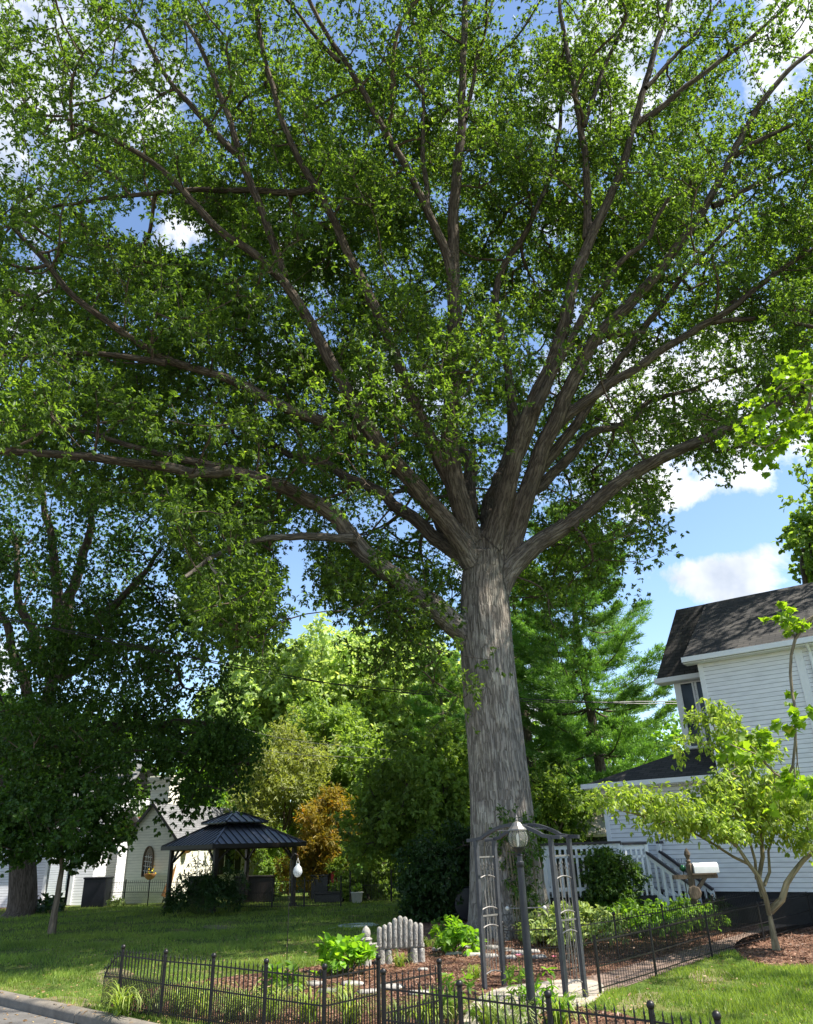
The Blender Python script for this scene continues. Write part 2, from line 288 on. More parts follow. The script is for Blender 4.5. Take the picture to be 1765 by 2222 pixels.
def mulchmat():
    m, nt, N, Lk, b = newmat('mulch'); tc = N.new('ShaderNodeTexCoord')
    v = N.new('ShaderNodeTexVoronoi'); v.inputs['Scale'].default_value = 26; v.inputs['Randomness'].default_value = 1
    n0 = N.new('ShaderNodeTexNoise'); n0.inputs['Scale'].default_value = 9; n0.inputs['Detail'].default_value = 6; Lk.new(tc.outputs['Object'], n0.inputs['Vector'])
    ad = N.new('ShaderNodeVectorMath'); ad.operation = 'MULTIPLY_ADD'; ad.inputs[1].default_value = (.2, .2, .2); Lk.new(n0.outputs['Color'], ad.inputs[0]); Lk.new(tc.outputs['Object'], ad.inputs[2]); Lk.new(ad.outputs[0], v.inputs['Vector'])
    sp = N.new('ShaderNodeSeparateColor'); Lk.new(v.outputs['Color'], sp.inputs[0])
    r = ramp(N, [(0, (.055, .022, .012)), (.45, (.14, .062, .034)), (.8, (.24, .115, .07)), (1, (.42, .27, .18))]); Lk.new(sp.outputs[0], r.inputs[0])
    Lk.new(r.outputs[0], b.inputs['Base Color']); b.inputs['Roughness'].default_value = .95
    bp = N.new('ShaderNodeBump'); bp.inputs['Strength'].default_value = 1; bp.inputs['Distance'].default_value = .03; Lk.new(sp.outputs[1], bp.inputs['Height']); Lk.new(bp.outputs[0], b.inputs['Normal']); return m
M['mulch'] = mulchmat()
M['soil'] = plain('soil', (.10, .10, .04), (.22, .17, .09), 9, .95, .8, bscale=50, bdist=.02)
M['brick_path'] = plain('brick_path', (.13, .085, .065), (.27, .19, .15), 6, .95, .7, bscale=40, bdist=.02)
def lawnmat():
    m, nt, N, Lk, b = newmat('lawn'); tc = N.new('ShaderNodeTexCoord')
    n = N.new('ShaderNodeTexNoise'); n.inputs['Scale'].default_value = 1.1; n.inputs['Detail'].default_value = 8; n.inputs['Roughness'].default_value = .7; Lk.new(tc.outputs['Object'], n.inputs['Vector'])
    r = ramp(N, [(.28, (.055, .095, .018)), (.48, (.09, .14, .026)), (.60, (.15, .16, .05)), (.68, (.26, .19, .11))]); Lk.new(n.outputs[0], r.inputs[0])
    n2 = N.new('ShaderNodeTexNoise'); n2.inputs['Scale'].default_value = 45; n2.inputs['Detail'].default_value = 5; Lk.new(tc.outputs['Object'], n2.inputs['Vector'])
    mr = N.new('ShaderNodeMapRange'); mr.inputs[1].default_value = .3; mr.inputs[2].default_value = .7; mr.inputs[3].default_value = .45; mr.inputs[4].default_value = 1.5; Lk.new(n2.outputs[0], mr.inputs[0])
    mx = N.new('ShaderNodeMix'); mx.data_type = 'RGBA'; mx.blend_type = 'MULTIPLY'; mx.inputs[0].default_value = 1; Lk.new(r.outputs[0], mx.inputs[6]); Lk.new(mr.outputs[0], mx.inputs[7]); Lk.new(mx.outputs[2], b.inputs['Base Color'])
    b.inputs['Roughness'].default_value = .9; b.inputs['Specular IOR Level'].default_value = .1
    bp = N.new('ShaderNodeBump'); bp.inputs['Strength'].default_value = 1; bp.inputs['Distance'].default_value = .04; Lk.new(n2.outputs[0], bp.inputs['Height']); Lk.new(bp.outputs[0], b.inputs['Normal']); return m
M['lawn'] = lawnmat()
M['asphalt'] = plain('asphalt', (.085, .078, .072), (.15, .14, .13), 2.5, .9, .7, bscale=110, bdist=.01)

# ------------------------------------------------------------------ branches and leaves
def spline(P, step=.35, wig=0.):
    P = np.asarray(P, float)
    if len(P) < 2: return P
    out = []
    Q = np.vstack([2*P[0]-P[1], P, 2*P[-1]-P[-2]])
    for i in range(1, len(Q)-2):
        L = np.linalg.norm(Q[i+1]-Q[i]); n = max(1, int(round(L/step)))
        for k in range(n):
            t = k/n; a, b, c, d = Q[i-1], Q[i], Q[i+1], Q[i+2]
            out.append(.5*(2*b+(c-a)*t+(2*a-5*b+4*c-d)*t*t+(3*b-a-3*c+d)*t**3))
    out.append(P[-1]); out = np.array(out)
    if wig and len(out) > 3:
        w = rng.normal(0, wig, out.shape); w = (w+np.roll(w, 1, 0)+np.roll(w, 2, 0))/1.7; w[0] = 0; w[-1] = 0; out = out+w
    return out
def tube_np(P, R, n):
    """ring tube with bark coordinates; returns V,F,UVW"""
    P = np.asarray(P); T = np.gradient(P, axis=0); T /= np.linalg.norm(T, axis=1)[:, None]+1e-9
    a = np.cross(T[0], (0, 0, 1.)) if abs(T[0][2]) < .9 else np.cross(T[0], (1., 0, 0)); a /= np.linalg.norm(a)
    t = np.linspace(0, 2*PI, n, endpoint=False); V = []; U = []; l = np.concatenate([[0], np.cumsum(np.linalg.norm(np.diff(P, axis=0), axis=1))]); o = rng.random(3)*50
    for i in range(len(P)):
        a = a-T[i]*(a@T[i]); a /= np.linalg.norm(a); b = np.cross(T[i], a)
        off = R[i]*(np.cos(t)[:, None]*a+np.sin(t)[:, None]*b); V.append(P[i]+off)
        U.append(np.stack([R[i]*np.cos(t), R[i]*np.sin(t), np.full(n, l[i]*.135)], 1)+o)
    m = len(P); i = np.arange(m-1)[:, None]*n; k = np.arange(n)[None]; k2 = (k+1) % n
    F = np.stack([i+k, i+k2, i+n+k2, i+n+k], -1).reshape(-1, 4)
    return np.vstack(V), F, np.vstack(U)
class Skel:
    """branch skeleton: traced limbs with fixed radii, then twigs grown to the leaf clumps"""
    def __init__(s): s.limbs = []; s.P = []; s.par = []; s.R = []
    def limb(s, P, r0, r1, step=.35, wig=.03, pw=1.):
        P = spline(P, step, wig); l = np.linspace(0, 1, len(P)); R = r0+(r1-r0)*l**pw
        s.limbs.append((P, R)); s.P.append(P); s.R.append(R)
    def grow(s, targets, cap_r=.10, base=.007, seg=.7, up=.25, dens=1.):
        P0 = np.vstack(s.P); R0 = np.concatenate(s.R); n0 = len(P0)
        T = np.asarray(targets); d0 = np.array([np.min(((P0-t)**2).sum(1)) for t in T]); order = np.argsort(d0)
        cap = n0+len(T)*9; P = np.zeros((cap, 3)); P[:n0] = P0; par = -np.ones(cap, int); n = n0; leaf = []; dirs = np.zeros_like(T)
        for ti in order:
            t = T[ti]; dv = t-P[:n]; d = np.sqrt((dv**2).sum(1))
            cost = d+.9*np.maximum(0, .35*d-dv[:, 2]*.5)*.5; j = int(np.argmin(cost)); L = d[j]
            if L > 5.5: dirs[ti] = (0, 0, -1); dirs[ti] = dv[j]/(L+1e-6)
            k = min(8, max(1, int(math.ceil(L/seg)))); st = P[j].copy(); q = j
            side = np.cross(t-st, rng.normal(0, 1, 3)); side /= np.linalg.norm(side)+1e-9; am = .10*L
            for i in range(1, k+1):
                f = i/k; p = st+(t-st)*f+side*am*math.sin(PI*f)+np.array([0, 0, up*.3*L*math.sin(PI*f)])
                if i == k: p = t
                P[n] = p; par[n] = q; q = n; n += 1
            leaf.append(q); dd = P[q]-P[par[q]]; dirs[ti] = dd/(np.linalg.norm(dd)+1e-9)
        ch = np.bincount(par[n0:n], minlength=n); kid = -np.ones(n, int); kid[par[n0:n]] = np.arange(n0, n)
        for _ in range(5):          # straighten kinks where a shoot carries only one other
            i = np.arange(n0, n); i = i[(ch[i] >= 1)]; P[i] = .4*P[i]+.3*(P[par[i]]+P[kid[i]])
        cnt = np.zeros(n)
        cnt[leaf] = 1
        for i in range(n-1, n0-1, -1):
            if par[i] >= 0: cnt[par[i]] += cnt[i]
        R = base*np.maximum(cnt, 1)**.48; R = np.minimum(R, cap_r); s.seg = (P[:n], par[:n], R, n0, R0); return dirs
    def twigs(s, nside=4):
        P, par, R, n0, R0 = s.seg; i = np.arange(n0, len(P)); a = P[par[i]]; b = P[i]
        rb = R[i]; ra = np.where(par[i] >= n0, R[np.maximum(par[i], 0)], np.minimum(R[i]*1.3, .1)); ra = np.minimum(ra, rb*1.8)
        d = b-a; L = np.linalg.norm(d, axis=1)+1e-9; d = d/L[:, None]; h = np.where(np.abs(d[:, 2:3]) < .9, np.array([[0, 0, 1.]]), np.array([[1., 0, 0]]))
        u = np.cross(d, h); u /= np.linalg.norm(u, axis=1)[:, None]; w = np.cross(d, u)
        t = np.linspace(0, 2*PI, nside, endpoint=False); c, sn = np.cos(t)[None, :, None], np.sin(t)[None, :, None]
        ring = u[:, None]*c+w[:, None]*sn
        V = np.concatenate([a[:, None]+ring*ra[:, None, None], b[:, None]+ring*rb[:, None, None]], 1)
        U = np.concatenate([ring*ra[:, None, None], ring*rb[:, None, None]], 1); U[:, nside:, 2] += L[:, None]*.135
        base = np.arange(len(i))[:, None]*2*nside; k = np.arange(nside)[None]; k2 = (k+1) % nside
        F = np.stack([base+k, base+k2, base+nside+k2, base+nside+k], -1).reshape(-1, 4)
        return V.reshape(-1, 3), F, U.reshape(-1, 3)
def join(parts):
    V = []; F = []; U = []; n = 0
    for v, f, u in parts: V.append(v); F.append(f+n); U.append(u); n += len(v)
    return np.vstack(V), np.vstack(F), np.vstack(U)
def unit(a): return a/(np.linalg.norm(a, axis=-1, keepdims=True)+1e-9)
def leaf_mesh(name, P, D, Nn, L, Wd, mat, parent=None, shape='oval', rnd=None, label=None):
    """P base points, D leaf directions, Nn leaf normals, L lengths, Wd widths"""
    n = len(P); D = unit(D); S = unit(np.cross(D, Nn)); Nn = np.cross(S, D); L = L[:, None]; Wd = Wd[:, None]
    if rnd is None: rnd = rng.random(n)
    if shape == 'quad':
        V = np.stack([P, P+D*L*.5+S*Wd*.5+Nn*Wd*.12, P+D*L, P+D*L*.5-S*Wd*.5+Nn*Wd*.12], 1); k = 4; T = [[0, 1, 2, 3]]
    elif shape == 'blade':
        V = np.stack([P-S*Wd*.5, P+S*Wd*.5, P+D*L], 1); k = 3; T = [[0, 1, 2]]
    elif shape == 'maple':
        pts = [(0, 0, 0), (.10, .30, .06), (.02, .55, .1), (.32, .42, .02), (.42, .62, .05), (.62, .30, .02), (1., 0, -.08), (.62, -.30, .02), (.42, -.62, .05), (.32, -.42, .02), (.02, -.55, .1), (.10, -.30, .06), (.4, 0, -.02)]
        V = np.stack([P+D*L*a+S*L*b*.95+Nn*L*c for a, b, c in pts], 1); k = 13; T = [[12, i, (i+1) % 12] for i in range(12)]
    else:
        V = np.stack([P, P+D*L*.35+S*Wd*.42+Nn*Wd*.16, P+D*L*.72+S*Wd*.40+Nn*Wd*.1-Nn*L*.03, P+D*L-Nn*L*.10, P+D*L*.72-S*Wd*.40+Nn*Wd*.1-Nn*L*.03, P+D*L*.35-S*Wd*.42+Nn*Wd*.16], 1); k = 6; T = [[0, 1, 2, 3], [0, 3, 4, 5]]
    F = (np.arange(n)[:, None, None]*k+np.array(T)[None]).reshape(-1, len(T[0]))
    o = np_mesh(name, V.reshape(-1, 3), F, mat, parent, attr=np.repeat(rnd, len(T)))
    return o
def leaves_on(name, C_, dirs, per, mat, parent, L=.14, W_=.07, axis=.9, rad=.32, droop=.35, upn=.6, shape='oval', vary=.3, flat=1., keep=None, clump_rnd=.35, ros=6):
    """leaf clumps: 'per' leaves spread along a short twig through every clump centre"""
    C_ = np.asarray(C_); m = len(C_); per = int(per); ro = max(1, per//ros); per = ro*ros; k = m*ro; c = np.repeat(C_, ro, 0); d = np.repeat(unit(dirs+np.array([0, 0, -.15])), ro, 0)
    t = rng.uniform(-.55, .5, k)*axis; rv = rng.normal(0, 1, (k, 3)); rv -= d*(rv*d).sum(1)[:, None]; rv[:, 2] *= flat; rr = rad*rng.random(k)**.6
    rv = unit(rv)*rr[:, None]; P = c+d*t[:, None]+rv; P[:, 2] -= .12*axis*(t/axis+.3)**2
    ax = unit(unit(rv)*.8+d*.7+rng.normal(0, .3, (k, 3))); n = k*ros
    P = np.repeat(P, ros, 0)+rng.normal(0, L*.12, (n, 3)); ax = np.repeat(ax, ros, 0)
    D = unit(ax*.55+unit(rng.normal(0, 1, (n, 3)))*.85+np.array([0, 0, -droop])); Nn = unit(ax*.3+rng.normal(0, .35, (n, 3))+np.array([0, 0, upn]))
    l = L*(1+rng.uniform(-vary, vary, n)); w = W_*(1+rng.uniform(-vary, vary, n))
    r = np.clip((1-clump_rnd)*rng.random(n)+clump_rnd*np.repeat(rng.random(m), per), 0, 1)
    if keep is not None:
        k = keep(P); P, D, Nn, l, w, r = P[k], D[k], Nn[k], l[k], w[k], r[k]
    return leaf_mesh(name, P, D, Nn, l, w, mat, parent, shape, r)
def wood(name, parts, mat, parent, smooth=True):
    V, F, U = join(parts); return np_mesh(name, V, F, mat, parent, smooth=smooth, uvw=U)
def ell_pts(c, r, n, shell=.55, low=-1.):
    """points in the outer shell of an ellipsoid"""
    out = []
    while len(out) < n:
        v = rng.normal(0, 1, 3); v /= np.linalg.norm(v)
        if v[2] < low: continue
        q = (shell**3+(1-shell**3)*rng.random())**(1/3)*(1+.16*math.sin(v[0]*5+c[0])*math.sin(v[2]*6+c[1])+.10*math.sin(v[1]*11+v[2]*9)); out.append(np.array(c)+v*q*np.array(r))
    return out
def bunch(P, k, sg, flat=.7):
    """k clumps gathered round every point, so the crown breaks into boughs"""
    P = np.repeat(np.asarray(P), k, 0); return P+rng.normal(0, 1, P.shape)*np.asarray(sg)*np.array([1, 1, flat])
def PX(lst, Y0, Y1, k=K):
    """polyline of photograph points at depths going from Y0 to Y1"""
    L = np.concatenate([[0], np.cumsum([math.dist(a, b) for a, b in zip(lst[:-1], lst[1:])])]); L /= L[-1]
    return np.array([AT(x*k, y*k, Y0+(Y1-Y0)*l) for (x, y), l in zip(lst, L)])
# ------------------------------------------------------------------ ground, road, kerb, bed, path
KA = G(0, 2150); KB = G(350, 2225); KD = (KB-KA)/np.linalg.norm(KB-KA); KN = np.array([-KD[1], KD[0], 0])       # kerb line; KN points to the lawn
def build_ground():
    a = KA-KD*200; b = KA+KD*70
    m = MB(); m.poly([a, b, (200, -60, 0), (420, 300, 0), (300, 620, 0), (-420, 620, 0), (-420, 200, 0)]); tag(m.build('lawn', M['lawn']), kind='structure')
    h = np.array([0, 0, -.13])
    m = MB(); m.poly([b-KN*.19+h, a-KN*.19+h, (-300, 60, -.13), (-200, -150, -.13), (100, -150, -.13)]); tag(m.build('road', M['asphalt']), kind='structure')
    # kerb of cast lengths with joints
    t = -30.
    m = MB()
    while t < 24:
        L = 3.0; p0 = KA+KD*t; p1 = KA+KD*(t+L-.015)
        if abs(t-2.2) < .1 or abs(t-1.4) < 0: pass
        prof = [(-.20, -.16), (-.195, -.03), (-.17, .004), (-.12, .018), (-.02, .020), (0.004, .012), (0.006, -.16)]
        V = [p+KN*q+np.array([0, 0, z+dz]) for p, dz in ((p0, 0), (p0+KD*.4, .002), (p1-KD*.4, -.002), (p1, -.001)) for q, z in prof]; k = len(prof)
        F = [(r*k+i, r*k+i+1, (r+1)*k+i+1, (r+1)*k+i) for r in range(3) for i in range(k-1)]+[tuple(range(k)), tuple(range(4*k-1, 3*k-1, -1))]
        m.add(V, F); t += L
    o = m.build('kerb', M['kerb'], smooth=True); tag(o, kind='structure')
BED = [(222, 2183), (300, 2200), (430, 2218), (600, 2240), (900, 2290), (1150, 2300), (1400, 2260), (1460, 2235), (1330, 2195), (1262, 2190), (1240, 2160), (1290, 2125), (1420, 2085), (1560, 2048), (1680, 2010), (1560, 1990), (1400, 1985), (1250, 1985), (1050, 1985), (960, 1990), (870, 2010), (835, 2040), (800, 2065), (745, 2085), (640, 2105), (560, 2112), (420, 2130), (300, 2150)]
PATH = [(985, 2300), (1000, 2222), (1028, 2168), (1085, 2142), (1160, 2133), (1240, 2124), (1300, 2128), (1318, 2150), (1282, 2182), (1222, 2190), (1172, 2196), (1158, 2225), (1158, 2300)]
SIDE = [(1225, 2133), (1290, 2117), (1400, 2085), (1560, 2042), (1700, 1998), (1900, 1958), (1960, 1975), (1765, 2008), (1660, 2042), (1548, 2074), (1428, 2118), (1305, 2158), (1240, 2168)]
BARE = [[(1500, 2108), (1545, 2100), (1590, 2112), (1575, 2128), (1530, 2133), (1490, 2122)], [(205, 2110), (250, 2098), (300, 2112), (262, 2135), (215, 2140)], [(60, 2172), (130, 2160), (200, 2168), (215, 2190), (150, 2188)], [(1330, 2176), (1400, 2150), (1455, 2158), (1420, 2178), (1350, 2200)], [(430, 2010), (480, 2006), (520, 2012), (470, 2019)]]
def inpoly(x, y, poly):
    x = np.asarray(x); r = np.zeros(x.shape, bool); n = len(poly)
    for i in range(n):
        x0, y0 = poly[i]; x1, y1 = poly[(i+1) % n]
        c = ((y0 > y) != (y1 > y)); xi = (x1-x0)*(y-y0)/((y1-y0) if y1 != y0 else 1e-9)+x0; r ^= c & (x < xi)
    return r
def smooth_poly(px, z, n=3):
    P = [G(*p)[:2] for p in px]
    for _ in range(n-1):
        Q = []
        for i in range(len(P)): a, b = P[i], P[(i+1) % len(P)]; Q += [a*.75+b*.25, a*.25+b*.75]
        P = Q
    return [(p[0]+random.uniform(-.02, .02), p[1]+random.uniform(-.02, .02), z) for p in P], [tuple(p) for p in P]
def build_beds():
    global BEDG, PATHG, MUL2, SIDEG, BAREG
    v, BEDG = smooth_poly(BED, .004); m = MB(); m.poly(v); tag(m.build('mulch_bed', M['mulch']), kind='structure')
    v, PATHG = smooth_poly(PATH, .008, 2); m = MB(); m.poly(v); tag(m.build('garden_path', M['concrete']), kind='structure')
    v, SIDEG = smooth_poly(SIDE, .008, 2); m = MB(); m.poly([(x, y, .006) for x, y, _ in v]); tag(m.build('side_path', M['brick_path']), kind='structure')
    BAREG = []
    for i, bp in enumerate(BARE): v, q = smooth_poly(bp, .004); m = MB(); m.poly(v); tag(m.build('bare_soil', M['soil']), kind='structure'); BAREG.append(q)
    v, MUL2 = smooth_poly([(1590, 2040), (1700, 2010), (1860, 1990), (2000, 2040), (1900, 2095), (1765, 2096), (1660, 2098), (1600, 2075)], .006); m = MB(); m.poly(v); tag(m.build('mulch_ring', M['mulch']), kind='structure')
    v, MUL3 = smooth_poly([(-60, 1998), (60, 1990), (120, 1980), (160, 1972), (100, 1964), (-60, 1968)], .004); m = MB(); m.poly(v); tag(m.build('mulch_strip', M['mulch']), kind='structure')
    # mulch chips: small bark flakes that break the flat sheet
    P = []
    def fill(poly, n, near):
        xs = [p[0] for p in poly]; ys = [p[1] for p in poly]; out = []
        while len(out) < n:
            x = rng.uniform(min(xs), max(xs), 4000); y = rng.uniform(min(ys), min(max(ys), near), 4000)
            k = inpoly(x, y, poly) & ~inpoly(x, y, PATHG) & (~inpoly(x, y, SIDEG) | (rng.random(4000) < .25)); out += list(np.stack([x[k], y[k], np.full(k.sum(), .012)], 1))
        return np.array(out[:n])
    P = np.vstack([fill(BEDG, 42000, 20), fill(MUL2, 8000, 20)]); n = len(P); D = rng.normal(0, 1, (n, 3)); D[:, 2] *= .25
    mm = leafmat('mulch_chip', (.05, .02, .012), (.20, .10, .06), (.45, .32, .22), .93, .0); 
    o = leaf_mesh('mulch_chips', P, D, rng.normal(0, .35, (n, 3))+np.array([0, 0, 1]), rng.uniform(.03, .09, n), rng.uniform(.01, .03, n), mm, shape='quad'); tag(o, 'reddish brown bark mulch chips covering the garden bed', 'mulch', kind='stuff')
def build_grass():
    P = []; H = []
    def pix(x0, x1, y0, y1, n): return None
    zones = [(-15, 3, 11, 17, 90000, .060), (-19, 3, 17, 24, 80000, .065), (-24, 2.5, 24, 37, 60000, .075), (1.8, 9.5, 9.4, 17, 95000, .06)]
    for x0, x1, y0, y1, n, h in zones:
        x = rng.uniform(x0, x1, n); y = rng.uniform(y0, y1, n); q = np.stack([x, y, np.zeros(n)], 1)
        px, py, w = proj(q); k = (px > -60) & (px < 1830) & (py < 2260) & (((q-KA)@KN) > .03)
        for poly in (BEDG, PATHG, MUL2, SIDEG): k &= ~inpoly(x, y, poly)
        for poly in BAREG: k &= ~(inpoly(x, y, poly) & (rng.random(n) < .45))
        g = np.sin(x*1.3+y*.7)*np.sin(y*1.9-x*.4)+.5*np.sin(x*4.1+1)*np.sin(y*3.7)
        k &= rng.random(n) < np.clip(.68+.5*g, .08, 1); q = q[k]; hh = h*(1+.35*np.clip(g[k], -1, 1)); P.append(q); H.append(hh*rng.uniform(.5, 1.5, len(q)))
    P = np.vstack(P); H = np.concatenate(H); n = len(P); D = rng.normal(0, .38, (n, 3)); D[:, 2] = 1
    N_ = rng.normal(0, 1, (n, 3)); N_[:, 2] = 0
    r = np.clip(.5*rng.random(n)+.5*(.5+.35*np.sin(P[:, 0]*.9+P[:, 1]*1.7)*np.sin(P[:, 1]*.8)+.2*np.sin(P[:, 0]*3.3)), 0, 1)
    tag(leaf_mesh('grass', P, D, N_, H, np.full(n, .011)*(1+.05*P[:, 1]/2), M['grass'], shape='blade', rnd=r), 'short green lawn grass with dry patches near the kerb', 'grass', kind='stuff')
def build_litter():
    n = 2600; P = []
    while len(P) < n:
        x = rng.uniform(-9, 6); y = rng.uniform(8.5, 22)
        q = np.array([x, y, 0.]); s = (q-KA)@KN
        if s < -.2: 
            if s < -2.5 or rng.random() > math.exp(s*1.2)*1.2: continue
            q[2] = -.122
        elif s < 0: q[2] = .024
        else:
            if rng.random() > .35: continue
            q[2] = .02
        P.append(q)
    P = np.array(P); D = rng.normal(0, 1, (n, 3)); D[:, 2] *= .15; mm = leafmat('litter', (.16, .09, .04), (.36, .24, .13), (.5, .42, .22), .9, .1)
    tag(leaf_mesh('leaf_litter', P, D, rng.normal(0, .3, (n, 3))+np.array([0, 0, 1]), rng.uniform(.03, .09, n), rng.uniform(.015, .04, n), mm), 'dry brown fallen leaves scattered over kerb road and lawn', 'leaf litter', kind='stuff')
build_ground(); build_beds(); build_grass(); build_litter()
# ------------------------------------------------------------------ the great oak
OAKB = G(1108, 2028)
def D_to_P(lst, Y0, Y1): return PX(lst, Y0, Y1)
TY = 21.0
def build_oak():
    root = thing('oak_tree', 'huge spreading shade tree with thick ridged trunk forking above the garden arbor', 'tree', OAKB)
    sk = Skel()
    trunk = [(1080, 1985), (1072, 1900), (1063, 1800), (1056, 1700), (1047, 1600), (1038, 1500), (1029, 1400), (1022, 1300), (1020, 1230), (1020, 1170)]
    tp = D_to_P(trunk, TY-.2, TY); tp[0][2] = -.3
    tr = np.interp(np.linspace(0, 1, len(tp)), [0, .12, .25, .5, .7, .85, 1], [1.14, .94, .82, .76, .75, .72, .60])
    big = []
    def L(pts, Y0, Y1, r0, r1, pw=.75, wig=.028):
        q = D_to_P(pts, Y0, Y1); q[1:-1] = .5*q[1:-1]+.25*(q[:-2]+q[2:]); sk.limb(q, r0*.84, r1*.8, .35, wig*.7, pw)
    pa = [(1038, 1490), (1018, 1415), (985, 1350), (940, 1300), (890, 1255)]; pb = [(830, 1213), (775, 1165), (730, 1118), (680, 1075), (620, 1040), (560, 1012), (480, 1003), (400, 995), (330, 988), (200, 962), (90, 955), (-60, 950)]
    PA = np.array([AT(x*K, y*K, Yq) for (x, y), Yq in zip(pa, (TY, TY, TY-.1, TY-.35, TY-.7))]); sk.limb(np.vstack([PA, D_to_P(pb, TY-1.2, 15)]), .47, .07, .35, .05, .68)   # low left limb
    L([(560, 1012), (500, 985), (400, 970), (300, 950), (180, 905), (60, 880)], 18.2, 17, .18, .05)
    L([(745, 1135), (700, 1133), (640, 1130), (560, 1128), (500, 1145), (440, 1175), (390, 1215)], 19.0, 17.0, .17, .06)
    L([(440, 1175), (470, 1230), (500, 1300), (530, 1350)], 17.2, 16.6, .08, .03)
    L([(1022, 1240), (995, 1175), (960, 1125), (915, 1070), (870, 1020), (835, 975), (795, 930), (765, 885), (735, 830), (700, 775), (670, 710), (655, 670), (600, 585), (540, 535), (475, 495), (430, 455), (395, 410), (330, 340), (250, 290), (150, 260)], TY, 14.5, .42, .07)   # B
    L([(820, 955), (775, 915), (720, 897), (650, 885), (585, 850), (515, 815), (475, 795), (420, 775), (350, 765), (300, 725), (200, 660), (135, 615), (75, 530), (25, 475)], 19.6, 14.8, .27, .07)   # L7
    L([(350, 765), (240, 745), (150, 740), (40, 760), (-40, 740)], 16.5, 16, .12, .05)
    L([(600, 585), (580, 520), (565, 475), (525, 375), (505, 325), (480, 235), (450, 160), (425, 100), (390, 40), (365, -20)], 17.6, 14.5, .20, .06)     # L3
    L([(500, 325), (450, 280), (400, 220), (350, 165), (325, 125), (300, 60), (270, -10)], 16.2, 14.2, .14, .05)  # L4
    L([(1000, 1130), (960, 1030), (920, 960), (880, 880), (840, 760), (800, 670), (780, 625), (735, 540), (700, 450), (665, 395), (625, 330), (590, 235), (565, 165), (552, 90), (540, 15)], TY, 15.5, .34, .07)   # L2
    L([(665, 395), (640, 410), (600, 405), (500, 400), (350, 400), (215, 415), (100, 440), (0, 460)], 18, 16.5, .15, .05)    # L8
    L([(1020, 1210), (992, 1140), (972, 1080), (958, 1020), (945, 960), (948, 860), (956, 775), (956, 680), (958, 575), (954, 480), (956, 400), (972, 290), (976, 200), (976, 100), (980, -20)], TY, 17.2, .44, .13)     # C
    L([(955, 600), (941, 530), (906, 450), (856, 345), (810, 280), (780, 220), (750, 165), (715, 110), (675, 45), (645, -15)], 19.0, 15.3, .21, .08)   # L5
    L([(715, 130), (680, 95), (650, 65), (605, 0)], 16, 15.2, .1, .05)
    L([(980, 250), (1000, 160), (1020, 60), (1045, -20)], 18, 17.5, .1, .05)
    L([(900, 440), (880, 330), (905, 200), (880, 80), (850, -20)], 18.5, 18, .12, .05)
    L([(1022, 1220), (1035, 1150), (1050, 1095), (1070, 1030), (1088, 960), (1096, 900), (1130, 830), (1166, 765), (1185, 700), (1200, 640), (1216, 575), (1236, 500), (1281, 435), (1310, 360), (1326, 300), (1346, 215), (1371, 145), (1396, 40), (1416, -20)], TY, 16.8, .40, .09)     # D
    L([(1236, 505), (1238, 450), (1241, 400), (1231, 300), (1211, 215), (1206, 140), (1181, 50), (1176, -20)], 18.8, 17.2, .20, .08)
    L([(1231, 265), (1256, 170), (1306, 75), (1341, -10)], 18, 17.3, .12, .06)
    L([(1340, 262), (1406, 225), (1456, 165), (1531, 120), (1606, 60), (1681, -5)], 17.8, 16.5, .15, .06)
    L([(1361, 185), (1421, 110), (1466, 80), (1521, -5)], 17.3, 16.8, .10, .05)
    L([(1035, 1250), (1060, 1190), (1090, 1120), (1108, 1050), (1126, 965), (1181, 875), (1206, 810), (1236, 725), (1271, 695), (1330, 640), (1396, 565), (1446, 500), (1486, 440), (1521, 375), (1546, 320), (1591, 220), (1641, 165), (1720, 100)], TY+.2, 17.5, .42, .09)   # E
    L([(1250, 720), (1300, 690), (1360, 700)], 20, 19.6, .16, .08)
    L([(1130, 1000), (1185, 930), (1240, 860), (1290, 780), (1345, 700), (1420, 610), (1480, 530), (1560, 450)], TY+.4, 22, .26, .08)
    L([(1546, 330), (1606, 285), (1725, 240)], 18.5, 17.8, .12, .07)
    L([(1501, 435), (1581, 390), (1720, 338)], 18.8, 18, .13, .07)
    L([(1160, 905), (1236, 845), (1306, 795), (1381, 740), (1456, 700), (1521, 670), (1606, 600), (1656, 550), (1720, 522)], 20.3, 18.5, .24, .09)    # F
    L([(1500, 680), (1600, 668), (1720, 660)], 19.3, 18.5, .11, .06)
    L([(1030, 1330), (1045, 1250), (1075, 1185), (1130, 1145), (1185, 1115), (1230, 1085), (1281, 1025), (1356, 980), (1456, 935), (1556, 895), (1636, 850), (1725, 805)], TY, 20, .44, .14)    # G right limb
    L([(1100, 930), (1078, 870), (1071, 780), (1060, 700), (1031, 625), (1056, 565), (1081, 530), (1136, 450), (1166, 350), (1190, 250), (1180, 150)], 20.8, 20.5, .20, .07)
    L([(1075, 1060), (1085, 1000), (1076, 880), (1071, 800)], 21.5, 21.2, .24, .18)
    # limbs away from the camera and to the far right so the crown is whole from any side
    B0 = np.array([OAKB[0]+.2-.4, TY, 9.5])
    for az, el, ln, r in [(60, 50, 15, .3), (90, 60, 16, .32), (125, 45, 15, .3), (150, 35, 14, .26), (20, 40, 13, .26), (-30, 55, 13, .22), (105, 35, 13, .22)]:
        a, e = math.radians(az), math.radians(el); dr = np.array([math.cos(a)*math.cos(e), math.sin(a)*math.cos(e), math.sin(e)])
        pts = [B0+dr*ln*f+np.array([0, 0, 1.2*math.sin(PI*f)]) for f in (0, .25, .5, .75, 1)]; sk.limb(np.array(pts), r, .06, .5, .1)
